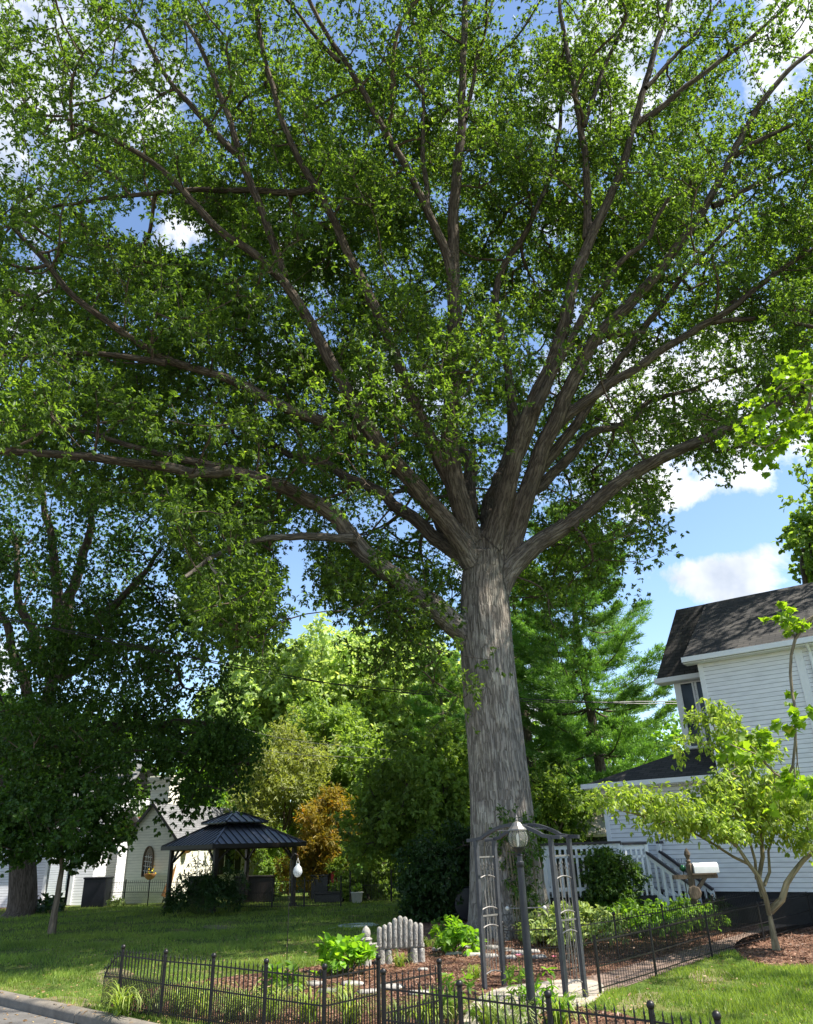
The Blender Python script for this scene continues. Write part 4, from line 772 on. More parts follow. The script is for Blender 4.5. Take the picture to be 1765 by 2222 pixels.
def build_right():
    # young dogwood before the house
    b = G(1682, 2062); Y = b[1]; k = 1/3.032
    def z5(pts, Y1=Y, Y0=Y): return np.array([AT(1200+x*k, 1750+y*k, Y0+(Y1-Y0)*i/(len(pts)-1)) for i, (x, y) in enumerate(pts)])
    tr = np.vstack([up(b, -.1)[None], z5([(1478, 950), (1455, 830), (1425, 700)])])
    L_ = [(z5([(1425, 710), (1385, 600), (1340, 480), (1290, 380), (1230, 280), (1150, 200), (1050, 130)], Y-.6), .055, .02), (z5([(1385, 600), (1380, 470), (1375, 330), (1350, 150), (1290, -100), (1250, -350)], Y+.3), .05, .015),
          (z5([(1390, 520), (1410, 400), (1445, 260), (1500, 100), (1560, -80)], Y+.2), .035, .012), (z5([(1430, 690), (1470, 590), (1530, 500), (1600, 430), (1660, 370), (1760, 280), (1900, 200)], Y-.5), .07, .03),
          (z5([(1340, 480), (1330, 330), (1290, 150), (1200, -50), (1150, -250)], Y-.4), .035, .012), (z5([(1290, 380), (1180, 330), (1050, 250), (900, 180), (700, 100), (450, 0), (300, -80)], Y-.8), .03, .010), (z5([(1375, 330), (1440, 100), (1600, -100), (1720, -200)], Y-.5), .03, .01)]
    def zE(x, y, rx, ry, Yo, ry3, w): return E_(1200+x*k, 1750+y*k, rx*k, ry*k, Y+Yo, ry3, w)
    ells = [zE(900, 90, 330, 75, -.6, .9, 1.), zE(480, -60, 270, 50, -.7, .7, 1.), zE(700, 20, 250, 60, -.5, .8, .8), zE(1250, -100, 330, 130, -.2, 1.2, .9), zE(1250, -350, 190, 130, .2, .9, .7), zE(1120, -560, 120, 110, .2, .6, .7), zE(1000, -620, 80, 60, .2, .5, .5), zE(1550, 60, 250, 130, -.3, 1.2, .8), zE(1600, 230, 140, 60, -.6, .7, .6), zE(1400, -20, 300, 110, .5, 1.2, .8), zE(1180, 150, 200, 60, -.7, .7, .8), zE(900, -390, 90, 70, .1, .5, .4)]
    gen_tree('dogwood_tree', 'small dogwood with yellow green leaves and slender forked trunk before the white house', b, tr, L_, ells, 1000, 16, M['dogwood_leaf'], M['pale_bark'], .11, .05, .40, .20, .105, bn=4, bs=.16, ros=4, shell=.1, cap=.02, seg=.4, basew=.003, droop=.7, upn=.8)
    # nearer maple whose trunk stands outside the frame on the right
    b = np.array([6.6, 7.3, 0]); tr = np.array([up(b, -.1), up(b, 1.5), b+np.array([-.1, 0, 3]), b+np.array([0, .1, 5]), b+np.array([.1, 0, 7.5])])
    ells = [E_(1700, 910, 80, 110, 8.5, .8, 1.5), E_(1650, 960, 45, 30, 8.5, .5, 1.4), E_(1735, 800, 45, 60, 8.5, .6, 1.), E_(1745, 1330, 55, 22, 8.2, .4, 1.3), E_(1735, 1400, 40, 45, 8.2, .4, .9), E_(1690, 1610, 100, 40, 8.0, .5, 1.3), E_(1600, 1620, 60, 22, 8.0, .35, 1.2), E_(1740, 1690, 70, 60, 8.0, .5, 1.2), E_(1560, 1592, 22, 14, 8.0, .2, 1.2), E_(1730, 1510, 40, 18, 8.2, .3, .8),
            ((7.0, 7.4, 5.2), (1.7, 2., 2.4), 2.), ((7.2, 7.2, 3.0), (1.6, 1.8, 1.3), 1.2)]
    root = gen_tree('near_maple', 'young maple at the right edge with bright star shaped leaves close to the viewer', b, tr, [], ells, 560, 14, M['near_maple_leaf'], M['pale_bark'], .088, .10, .36, .15, .12, shape='maple', shell=.1, cap=.03, seg=.4, basew=.0035, droop=.5, upn=1.0)
    # shrub before the deck
    bg('garden_shrub', 'rounded green shrub in front of the white deck railing', 1320, 2010, 21.5, [E_(1325, 1905, 62, 58, 21.5, .9, 1), E_(1300, 1880, 50, 36, 21.5, .7, .5), E_(1340, 1960, 50, 45, 21.4, .7, .6)], 430, 34, M['maple_leaf'], .10, .045, .4, .20, .05, shell=.15)
    bg('yew_shrub', 'dark low shrub by the stair foot and mailbox post', 1555, 2025, 21, [E_(1555, 1995, 42, 26, 21, .5, 1)], 110, 36, M['dark_leaf'], .08, .035, .3, .15, .03, shell=.1)
build_left(); build_background(); build_right()
# ------------------------------------------------------------------ buildings
def roof(name, faces, mat, parent, thick=.10):
    """shingled roof planes with UVs laid along each slope, and a real thickness"""
    V = []; F = []; UV = []
    for f in faces:
        P = np.array(f, float); n = np.cross(P[1]-P[0], P[2]-P[0]); n /= np.linalg.norm(n)
        if n[2] < 0: P = P[::-1]; n = -n
        u = np.cross((0, 0, 1.), n); u /= np.linalg.norm(u); v = np.cross(n, u); k = len(P); b = len(V)
        Q = P-n*thick; V += list(P)+list(Q)
        F.append(list(range(b, b+k))); F.append(list(range(b+2*k-1, b+k-1, -1)))
        uv = [(p@u, p@v) for p in P]; UV += uv+uv[::-1]
        for i in range(k): j = (i+1) % k; F.append([b+i, b+k+i, b+k+j, b+j]); UV += [(0, .05), (0, 0), (.05, 0), (.05, .05)]
    me = bpy.data.meshes.new(name); me.from_pydata([tuple(v) for v in V], [], F); l = me.uv_layers.new(name='uv'); l.data.foreach_set('uv', np.array(UV, np.float32).ravel()); me.materials.append(mat); me.update()
    return link(bpy.data.objects.new(name, me), parent)
def quad(m, pts, t):
    """thick panel on four points (outward normal by right hand), thickened inwards by t"""
    P = np.array(pts, float); n = np.cross(P[1]-P[0], P[3]-P[0]); n /= np.linalg.norm(n); k = len(P)
    m.add(np.vstack([P, P-n*t]), [tuple(range(k)), tuple(range(2*k-1, k-1, -1))]+[(i, i+k, (i+1) % k+k, (i+1) % k) for i in range(k)])
HU, HV = np.array([.8, -.6, 0]), np.array([.6, .8, 0]); HO = np.array([7.6, 22., 0]); HA = math.atan2(-.6, .8)
def H(s, v, z): return HO+HU*s+HV*v+np.array([0, 0, z])
def hbox(m, s0, s1, v0, v1, z0, z1): c = H((s0+s1)/2, (v0+v1)/2, (z0+z1)/2); return m.box(c, (s1-s0, v1-v0, z1-z0), HA)
def build_house():
    root = thing('white_house', 'two storey white clapboard house with black shingle roof at the right edge', 'house')
    m = MB(); hbox(m, -2.6, .83, 0, 6, .72, 3.46); hbox(m, .83, 10, .0, 7.5, .72, 6.62); hbox(m, -.42, .83, 1.5, 7.5, 3.47, 6.45); m.build('wall', M['white_siding'], root)
    m = MB(); hbox(m, -2.56, 9.96, .04, 5.9, -.2, .72); m.build('foundation', M['foundation'], root)
    for cb in ((-2.63, -2.50, -.025, .1, .73, 3.45), (.80, .93, -.025, .1, 3.6, 6.6), (3.36, 3.56, -.03, .1, .73, 6.6), (-.45, -.30, 1.475, 1.6, 4.3, 6.42)): m = MB(); hbox(m, *cb); m.build('corner_board', M['white_paint'], root)
    # upper narrow windows in the recessed wall
    for s0, s1 in ((-.24, .10), (.24, .56)):
        w = MB(); f = .05
        hbox(w, s0-f, s0, 1.44, 1.53, 4.50, 6.40); hbox(w, s1, s1+f, 1.44, 1.53, 4.50, 6.40); hbox(w, s0, s1, 1.44, 1.53, 6.34, 6.40); hbox(w, s0-.09, s1+.09, 1.42, 1.53, 4.44, 4.50); hbox(w, s0, s1, 1.45, 1.52, 5.42, 5.46)
        wo = w.build('window', M['white_paint'], root); g = MB(); hbox(g, s0, s1, 1.46, 1.50, 4.50, 6.34); g.build('pane', M['glass'], wo)
    e = .02
    roof('roof', [[H(-.85, 1.12, 6.52), H(.55, 1.12, 6.52), H(.62, 3.0, 9.10), H(-.42, 3.0, 9.10)], [H(.5, -.35, 6.72), H(10.4, -.35, 6.72), H(10.4, 3.0, 9.105), H(.57, 3.0, 9.105)],
                  [H(-.42, 3.0, 9.10), H(10.4, 3.0, 9.10), H(10.4, 7.9, 6.5), H(-.85, 7.9, 6.5)]], M['black_shingle'], root)
    m = MB(); m.bar(H(.5, -.40, 6.66), H(10.3, -.40, 6.66), .11, .14); m.bar(H(-.88, 1.06, 6.46), H(.52, 1.06, 6.46), .11, .14); m.build('gutter', M['white_paint'], root)
    m = MB(); quad(m, [H(.5, -.36, 6.58), H(10.3, -.36, 6.58), H(10.3, .02, 6.58), H(.5, .02, 6.58)], .02); quad(m, [H(-.86, 1.1, 6.40), H(.5, 1.1, 6.40), H(.5, 1.52, 6.40), H(-.86, 1.52, 6.40)], .02); m.build('soffit', M['white_paint'], root)
    m = MB(); m.tube([H(3.75, -.3, 6.6), H(3.75, -.08, 6.4), H(3.75, -.06, 1.0)], .045, 8); m.build('downspout', M['white_paint'], root, smooth=True)
    # gable end closing the roof
    m = MB(); m.add([H(-.40, 1.5, 6.45), H(-.40, 7.5, 6.45), H(-.38, 3.02, 8.9)], [(0, 1, 2)]); m.build('gable', M['white_siding'], root)
    roof('porch_roof', [[H(-2.98, -.42, 3.52), H(.80, -.42, 3.52), H(.80, 1.48, 4.42), H(-.44, 1.48, 4.42)], [H(-2.98, -.42, 3.52), H(-.44, 1.48, 4.42), H(-.44, 5.0, 4.42), H(-2.98, 6.4, 3.52)]], M['black_shingle'], root)
    m = MB(); m.bar(H(-3.02, -.47, 3.47), H(2.0, -.47, 3.47), .11, .13); m.bar(H(-3.03, -.40, 3.47), H(-3.03, 6.4, 3.47), .11, .13); m.build('porch_gutter', M['white_paint'], root)
    m = MB(); quad(m, [H(-2.98, -.42, 3.40), H(.8, -.42, 3.40), H(.8, .02, 3.40), H(-2.98, .02, 3.40)], .02); m.build('porch_soffit', M['white_paint'], root)
def rail_run(a, b, z0, z1, root, posts=(1, 1), zdrop=0, cap=True, balu=.135):
    """white deck railing from a to b (floor height z0, rail height z1), dropping by zdrop for stairs"""
    a = np.array([a[0], a[1], 0.]); b = np.array([b[0], b[1], 0.]); L = np.linalg.norm(b-a); d = (b-a)/L; n = max(2, int(L/balu)); up_ = lambda f, z: a+(b-a)*f+np.array([0, 0, z-zdrop*f])
    m = MB(); m.bar(up_(0, z1-.10), up_(1, z1-.10), .04, .09); m.bar(up_(0, z0+.10), up_(1, z0+.10), .04, .09)
    if not zdrop: m.bar(up_(0, z1-.32), up_(1, z1-.32), .035, .06)
    for i in range(1, n): f = i/n; m.box(up_(f, (z0+z1)/2-.05), (.06, .035, z1-z0+(.06 if not zdrop else -.12)), math.atan2(d[1], d[0]))
    m.build('railing', M['white_paint'], root)
    m = MB(); m.bar(up_(-.02, z1-.01), up_(1.02, z1-.01), .13, .06); m.build('handrail', M['handrail'], root)
    for k, f in zip(posts, (0, 1)):
        if k: m = MB(); m.box(up_(f, (z0+z1)/2-.25), (.10, .10, z1-z0+.42), math.atan2(d[1], d[0])); m.build('post', M['white_paint'], root)
def build_deck():
    root = thing('wooden_deck', 'raised deck with white balusters and dark handrails against the white house', 'deck')
    s0 = H(-1.05, -1.25, 0); c = H(-1.5, -1.85, 0); l = np.array([3.35, 21.8, 0]); b2 = H(-2.6, .0, 0); bb = np.array([4.2, 26.5, 0])
    z = .78
    m = MB(); m.poly([p+np.array([0, 0, z]) for p in (l, c, s0, H(-1.05, -.02, 0), b2+HV*-.02, H(-2.64, 3.5, 0), bb)], .06); m.build('floor', M['handrail'], root)
    m = MB()
    for p, q in ((l, c), (c, s0)):
        q_ = q-p; L = np.linalg.norm(q_); d = q_/L; n = int(L/.16)
        for i in range(n):          # diagonal lattice
            x = L*i/n
            for sgn in (1, -1):
                x1 = min(max(x+sgn*.6, 0), L); f = abs(x1-x)/.6; m.bar(p+d*x+np.array([0, 0, .04]), p+d*x1+np.array([0, 0, .04+.64*f]), .012 if sgn > 0 else .02, .03)
    m.build('lattice', M['handrail'], root)
    m = MB(); quad(m, [l+HV*.12, c+HV*.12, c+HV*.12+np.array([0, 0, .7]), l+HV*.12+np.array([0, 0, .7])], .02); quad(m, [c+HU*.12, s0+HU*.12, s0+HU*.12+np.array([0, 0, .7]), c+HU*.12+np.array([0, 0, .7])], .02); m.build('skirt', M['foundation'], root)
    rail_run(l, c, z, 1.97, root); rail_run(c, s0, z, 1.93, root, (0, 1)); rail_run(l, bb, z, 1.97, root, (0, 1)); rail_run(H(-1.05, -.28, 0), H(-1.05, -.06, 0), z, 1.93, root, (1, 0), balu=.1)
    rail_run(H(-1.03, -1.25, 0), H(.05, -1.25, 0), z-.05, 1.70, root, (0, 1), zdrop=.80, balu=.155); rail_run(H(-1.03, -.28, 0), H(.18, -.28, 0), z-.05, 1.70, root, (0, 1), zdrop=.90, balu=.155)
    m = MB()
    for i in range(4): hbox(m, -1.05+i*.27, -.75+i*.27, -1.2, -.33, .60-i*.18, .63-i*.18)
    m.build('stair', M['handrail'], root)
    m = MB(); m.bar(H(-1.05, -1.22, .66), H(-.05, -1.22, -.02), .04, .2); m.bar(H(-1.05, -.31, .66), H(-.05, -.31, -.02), .04, .2); m.build('stringer', M['white_paint'], root)
    g = thing('neighbour_shed', 'low outbuilding with pale sunlit hip roof behind the white house deck', 'shed', (5.9, 33, 0))
    o = -Vector((5.9, 33, 0))
    m = MB(); m.box((8.4, 35, 1.1), (4.6, 4, 2.3)); a = m.build('wall', M['foundation'], g); a.location = o
    a = roof('roof', [[(5.7, 32.6, 2.25), (11, 32.6, 2.25), (9.6, 35, 3.45), (7.3, 35, 3.45)], [(5.7, 37.4, 2.25), (5.7, 32.6, 2.25), (7.3, 35, 3.45)]], M['pale_roof'], g); a.location = o
def build_cottage():
    root = thing('white_cottage', 'small white cottage with grey shingle roof and big chimney behind the gazebo', 'cottage')
    D = np.array([.28, .96, 0]); E = np.array([-.96, .28, 0]); O = np.array([-11.35, 38.0, 0]); A = math.atan2(.96, .28)
    def Q(t, w, z): return O+D*t+E*w+np.array([0, 0, z])
    w = 2.5; L = 9.2; ze = 2.9; za = 4.30
    m = MB(); quad(m, [Q(0, 0, 0), Q(L, 0, 0), Q(L, 0, ze), Q(0, 0, ze)], .1)
    V = [Q(0, 0, 0), Q(0, w, 0), Q(0, w, ze), Q(0, w/2, za-.05), Q(0, 0, ze)]; m.add(V+[v+D*.1 for v in V], [(0, 1, 2, 3, 4), (9, 8, 7, 6, 5)]+[(i, i+5, (i+1) % 5+5, (i+1) % 5) for i in range(5)])
    quad(m, [Q(0, w, ze), Q(L, w, ze), Q(L, w, 0), Q(0, w, 0)], .1); quad(m, [Q(L, 0, 0), Q(L, w, 0), Q(L, w, ze), Q(L, 0, ze)], .1)
    m.build('wall', M['cottage_siding'], root)
    roof('roof', [[Q(-.12, -.22, ze-.24), Q(L+.1, -.22, ze-.24), Q(L+.1, w/2, za), Q(-.12, w/2, za)], [Q(-.12, w+.22, ze-.24), Q(L+.1, w+.22, ze-.24), Q(L+.1, w/2, za), Q(-.12, w/2, za)]], M['grey_shingle'], root, .07)
    m = MB(); m.bar(Q(-.14, -.25, ze-.30), Q(-.14, w/2, za-.05), .03, .12); m.bar(Q(-.14, w+.25, ze-.30), Q(-.14, w/2, za-.05), .03, .12); m.build('bargeboard', M['gazebo_frame'], root)
    m = MB(); m.bar(Q(-.1, -.25, ze-.29), Q(L, -.25, ze-.29), .08, .1); m.build('gutter', M['white_paint'], root)
    # chimney
    ch = AT(362, 1690, 40.0); cx, cy = ch[0], ch[1]
    m = MB(); m.box((cx, cy, 3.7), (1.05, .95, 3.2), A-PI/2); m.box((cx, cy, 5.0), (1.12, 1.02, .10), A-PI/2)
    for z, s in ((5.32, 1.14), (5.42, 1.26), (5.52, 1.36)): m.box((cx, cy, z), (s, s-.1, .10), A-PI/2)
    m.box((cx, cy, 5.60), (1.2, 1.1, .07), A-PI/2); m.build('chimney', M['cottage_siding'], root)
    # arched window in the gable end
    c = Q(0, w/2+.02, 0); f = MB(); P = []
    for x, z in [(-.26, 1.12), (-.26, 1.85)]+[(-.26+.26*(1-math.cos(t)), 1.85+.52*math.sin(t)) for t in np.linspace(.3, PI/2, 5)]+[(.26-.26*(1-math.cos(t)), 1.85+.52*math.sin(t)) for t in np.linspace(PI/2-.25, .3, 5)]+[(.26, 1.85), (.26, 1.12)]: P.append(c+E*x-D*.03+np.array([0, 0, z]))
    f.tube(P+[P[0]], .04, 6); fo = f.build('window', M['old_wood'], root)
    g = MB(); g.add(np.array(P)+D*.015, [tuple(range(len(P)))]); g.build('pane', M['glass'], fo)
    g = MB()
    for x in (-.12, 0, .12): g.bar(c+E*x-D*.025+np.array([0, 0, 1.14]), c+E*x-D*.025+np.array([0, 0, 2.12-abs(x)]), .015)
    for z in (1.3, 1.5, 1.7, 1.9): g.bar(c-E*.23-D*.027+np.array([0, 0, z]), c+E*.23-D*.027+np.array([0, 0, z+.06]), .015)
    g.build('tracery', M['white_paint'], fo)
    # side windows and shutters, and a door further on
    for t0 in (4.1,):
        wb = MB(); quad(wb, [Q(t0+.62, -.03, 1.0), Q(t0+1.75, -.03, 1.0), Q(t0+1.75, -.03, 2.34), Q(t0+.62, -.03, 2.34)], .05); wo = wb.build('window', M['white_paint'], root)
        g = MB(); quad(g, [Q(t0+.7, -.04, 1.08), Q(t0+1.67, -.04, 1.08), Q(t0+1.67, -.04, 2.26), Q(t0+.7, -.04, 2.26)], .02); g.build('pane', M['glass'], wo)
        for a in (t0, t0+1.78):
            s = MB(); quad(s, [Q(a, -.05, 1.0), Q(a+.58, -.05, 1.0), Q(a+.58, -.05, 2.36), Q(a, -.05, 2.36)], .045)
            for z in (1.06, 1.72):
                for k in range(9): s.bar(Q(a+.07, -.06, z+.06*k), Q(a+.51, -.06, z+.06*k), .015, .035)
            s.build('shutter', M['gazebo_frame'], root)
    m = MB(); m.bar(Q(2.2, -.05, .0), Q(2.2, -.05, ze-.2), .08); m.build('downspout', M['white_paint'], root)
    # baskets
    def basket(px, py, Y, col, label, r=.22, stuff=90):
        p = AT(px, py, Y); t = thing('flower_basket', label, 'basket', p)
        m = MB(); m.lathe([(r*.25, -r*.9), (r*.75, -r*.6), (r, -.02), (r*1.04, .02), (r*.9, .02)], (0, 0, 0), 14); m.build('basket', M['wicker'], t, smooth=True)
        n = stuff; P = rng.normal(0, r*.5, (n, 3))+np.array([0, 0, r*.3]); leaf_mesh('flowers', P, rng.normal(0, 1, (n, 3)), rng.normal(0, 1, (n, 3)), np.full(n, .09), np.full(n, .06), col, t, 'quad')['kind'] = 'stuff'
        leaf_mesh('foliage', P*.9, rng.normal(0, 1, (n, 3)), rng.normal(0, 1, (n, 3)), np.full(n, .10), np.full(n, .05), M['mid_leaf'], t, 'quad')
        return t
    basket(326, 1897, 37.75, M['flower_yellow'], 'wicker wall basket under the arched cottage window', .26, 14)
    for px, py, Y, col, lb in ((407, 1842, 38.8, M['flower_yellow'], 'hanging basket of yellow flowers on the cottage wall near its front corner'), (556, 1850, 45, M['flower_pink'], 'hanging basket of pink flowers at the far right end of the cottage')):
        t = basket(px, py, Y, col, lb); m = MB()
        for a in range(3): m.tube([(math.cos(a*2.1)*.2, math.sin(a*2.1)*.2, 0), (0, 0, .5)], .008, 4)
        m.tube([(0, 0, .5), (0, 0, .62), (-.35, .1, .66)], .012, 5); m.build('hanger', M['iron'], t)
    # white house behind the maples, mostly hidden
    h = thing('neighbour_house', 'white two storey house mostly hidden behind the dark maples at left', 'house', (-22, 46, 0)); o = -Vector((-22, 46, 0))
    m = MB(); m.box((-24.5, 50, 2.6), (14, 7, 5.6)); a = m.build('wall', M['white_siding'], h); a.location = o
    a = roof('roof', [[(-32, 46, 5.2), (-17, 46, 5.2), (-17, 50, 7.6), (-32, 50, 7.6)], [(-32, 54, 5.2), (-17, 54, 5.2), (-17, 50, 7.6), (-32, 50, 7.6)]], M['grey_shingle'], h); a.location = o
    for x in (-19.0, -22, -26): 
        for z in (1.6, 4.4):
            m = MB(); m.box((x, 46.47, z), (1.0, .06, 1.5)); w_ = m.build('window', M['white_paint'], h); w_.location = o; m = MB(); m.box((x, 46.43, z), (.8, .06, 1.3)); m.build('pane', M['glass'], w_)
    b = thing('brick_chimney', 'sunlit orange brick stack between the maples and the cottage', 'chimney', (-15.5, 44, 0))
    m = MB(); m.box((0, 0, 1.9), (1.7, .9, 3.8)); m.box((0, 0, 3.85), (1.85, 1.05, .14)); m.build('stack', M['brick'], b)
    # garage with two doors left of the black bin
    g = thing('white_garage', 'white block garage with dark open bays behind the slim young tree', 'garage', (-18.5, 39, 0)); 
    Y = 38.5; xs = [AT(p, 1940, Y)[0] for p in (-60, 70, 97, 150, 197, 232)]; o = Vector((18.5, -39, 0))
    m = MB()
    for a, c_ in ((xs[0], xs[2]), (xs[3], xs[4])): m.box(((a+c_)/2, Y+.1, 1.3), (c_-a, .22, 2.6))
    m.box(((xs[0]+xs[4])/2, Y+.1, 2.9), (xs[4]-xs[0], .22, .62)); m.box((xs[4]-.1, Y+3, 1.6), (.2, 5.6, 3.2)); a = m.build('wall', M['white_siding'], g); a.location = o
    m = MB(); m.box((xs[3]+.06, Y-.04, 1.28), (.16, .06, 2.5)); m.box((xs[2]-.06, Y-.04, 1.28), (.14, .06, 2.5)); a = m.build('trim', M['white_paint'], g); a.location = o
    m = MB(); m.box(((xs[2]+xs[3])/2, Y+2.4, 1.3), (xs[3]-xs[2]+.1, .05, 2.6)); a = m.build('door', M['foundation'], g); a.location = o
    a = roof('roof', [[(xs[0]-.3, Y-.4, 3.2), (xs[4]+.3, Y-.4, 3.2), (xs[4]+.3, Y+3, 4.3), (xs[0]-.3, Y+3, 4.3)], [(xs[0]-.3, Y+6.4, 3.2), (xs[4]+.3, Y+6.4, 3.2), (xs[4]+.3, Y+3, 4.3), (xs[0]-.3, Y+3, 4.3)]], M['grey_shingle'], g); a.location = o
def build_gazebo():
    F = np.array([-7.62, 31.0]); l = np.array([-2.45, 2.6]); r = np.array([2.6, 2.45]); c = F+(l+r)/2
    root = thing('gazebo', 'dark metal roofed gazebo with two tiered hip roof before the white cottage', 'gazebo', (c[0], c[1], 0))
    ul = l/np.linalg.norm(l); ur = r/np.linalg.norm(r); a = np.linalg.norm(l)
    def K_(i, j, s, z): q = ul*i*s+ur*j*s; return np.array([q[0], q[1], z])
    cor = [(-1, -1), (1, -1), (1, 1), (-1, 1)]
    rz = math.atan2(ur[1], ur[0])
    for i, j in cor:
        m = MB(); p = K_(i, j, a/2, 0); m.box((p[0], p[1], 1.12), (.15, .15, 2.24), rz); m.box((p[0], p[1], .06), (.22, .22, .12), rz); m.build('post', M['gazebo_frame'], root)
        m = MB()
        for k in ((-i, 0), (0, -j)): q = K_(i+k[0]*.32, j+k[1]*.32, a/2, 2.16); b = K_(i+k[0]*.02, j+k[1]*.02, a/2, 1.66); m.bar(b, q, .07)
        m.build('brace', M['gazebo_frame'], root)
    m = MB(); 
    for k in range(4): i, j = cor[k]; i2, j2 = cor[(k+1) % 4]; m.bar(K_(i, j, a/2, 2.22), K_(i2, j2, a/2, 2.22), .10, .18)
    m.build('beam', M['gazebo_frame'], root)
    def tier(name, s0, z0, s1, z1):
        m = MB()
        for k in range(4):
            i, j = cor[k]; i2, j2 = cor[(k+1) % 4]; P = [K_(i, j, s0, z0), K_(i2, j2, s0, z0), K_(i2, j2, s1, z1), K_(i, j, s1, z1)]
            m.add(P+[p-np.array([0, 0, .05]) for p in P], [(0, 1, 2, 3), (7, 6, 5, 4), (0, 4, 5, 1), (1, 5, 6, 2), (2, 6, 7, 3), (3, 7, 4, 0)])
            n = int(2*s0/.30)
            for q in range(n+1):            # standing seams
                f = q/n*2-1; lo = K_(i+(i2-i)*(f+1)/2, j+(j2-j)*(f+1)/2, s0, z0+.015)
                g = min(1, (1-abs(f))/(1-s1/s0)) if abs(f) > s1/s0 else 1
                t_ = P[2]*(f+1)/2+P[3]*(1-f)/2; full = K_(i+(i2-i)*(f+1)/2, j+(j2-j)*(f+1)/2, 1, 0)
                # go straight up the slope
                out = (K_(i, j, 1, 0)+K_(i2, j2, 1, 0))/2; along = (K_(i2, j2, 1, 0)-K_(i, j, 1, 0))/2
                hi = (out*(s0+(s1-s0)*g)+along*f*s0); hi[2] = z0+(z1-z0)*g+.015
                if g > .05: m.bar(lo, hi, .022, .03)
            m.bar(P[0]+np.array([0, 0, .02]), P[3]+np.array([0, 0, .02]), .07, .05)
        m.build(name, M['metal_roof'], root)
    tier('roof', a/2+.32, 2.30, .72, 3.06); tier('upper_roof', 1.0, 3.14, .16, 3.52)
    m = MB(); m.lathe([(.20, 3.49), (.20, 3.54), (.02, 3.58)], (0, 0, 0), 4); 
    for k in range(4): i, j = cor[k]; i2, j2 = cor[(k+1) % 4]; m.bar(K_(i, j, .70, 3.08), K_(i2, j2, .70, 3.08), .04, .16)
    m.build('vent', M['metal_roof'], root)
    m = MB()
    for k in range(4): i, j = cor[k]; i2, j2 = cor[(k+1) % 4]; m.bar(K_(i, j, a/2+.33, 2.24), K_(i2, j2, a/2+.33, 2.24), .05, .15)
    m.build('fascia', M['gazebo_frame'], root)
build_house(); build_deck(); build_cottage(); build_gazebo()
# ------------------------------------------------------------------ fences
def fence(label, posts, h=.80, pitch=.088, low=True, curve=None, ends=(1, 1), pm='iron', r=.0115, name='iron_fence', group='black iron garden fences', rails=None, finial=True, pr=.025, double=True):
    P = [np.array([p[0], p[1], 0.]) for p in posts]; root = thing(name, label, 'fence', P[0], group=group); O = P[0]
    hh = h-.06
    for i, p in enumerate(P):
        if (i == 0 and not ends[0]) or (i == len(P)-1 and not ends[1]): continue
        q = p-O; m = MB(); m.tube([q+np.array([0, 0, -.05]), q+np.array([0, 0, h-.045])], pr, 8); po = m.build('post', M[pm], root, smooth=True)
        if finial: m = MB(); m.ball(q+np.array([0, 0, h-.018]), .034, 10); m.build('finial', M[pm], po, smooth=True)
    for a, b in zip(P[:-1], P[1:]):
        a = a-O; b = b-O; L = np.linalg.norm(b-a); n = max(2, int(round(L/pitch))); m = MB()
        for z in (rails or (hh-.07, hh*.54, .07)): m.bar(a+np.array([0, 0, z]), b+np.array([0, 0, z]), .012, .016)
        for k in range(n*(2 if double else 1)):
            f = (k+.5)/(n*(2 if double else 1)); q = a+(b-a)*f; tall = (k % 2 == 0) or not double; z = hh+.015 if tall else hh*.54+.06
            m.bar(q+np.array([0, 0, .02]), q+np.array([0, 0, z-.05]), r*1.25)
            m.lathe([(.003, z-.055), (.011, z-.035), (.006, z-.02), (.001, z+.012)], (q[0], q[1], 0), 5)
        m.build('panel', M[pm], root)
    return root
def g2(x, y, z=.80): p = G(x, y, z); return (p[0], p[1])
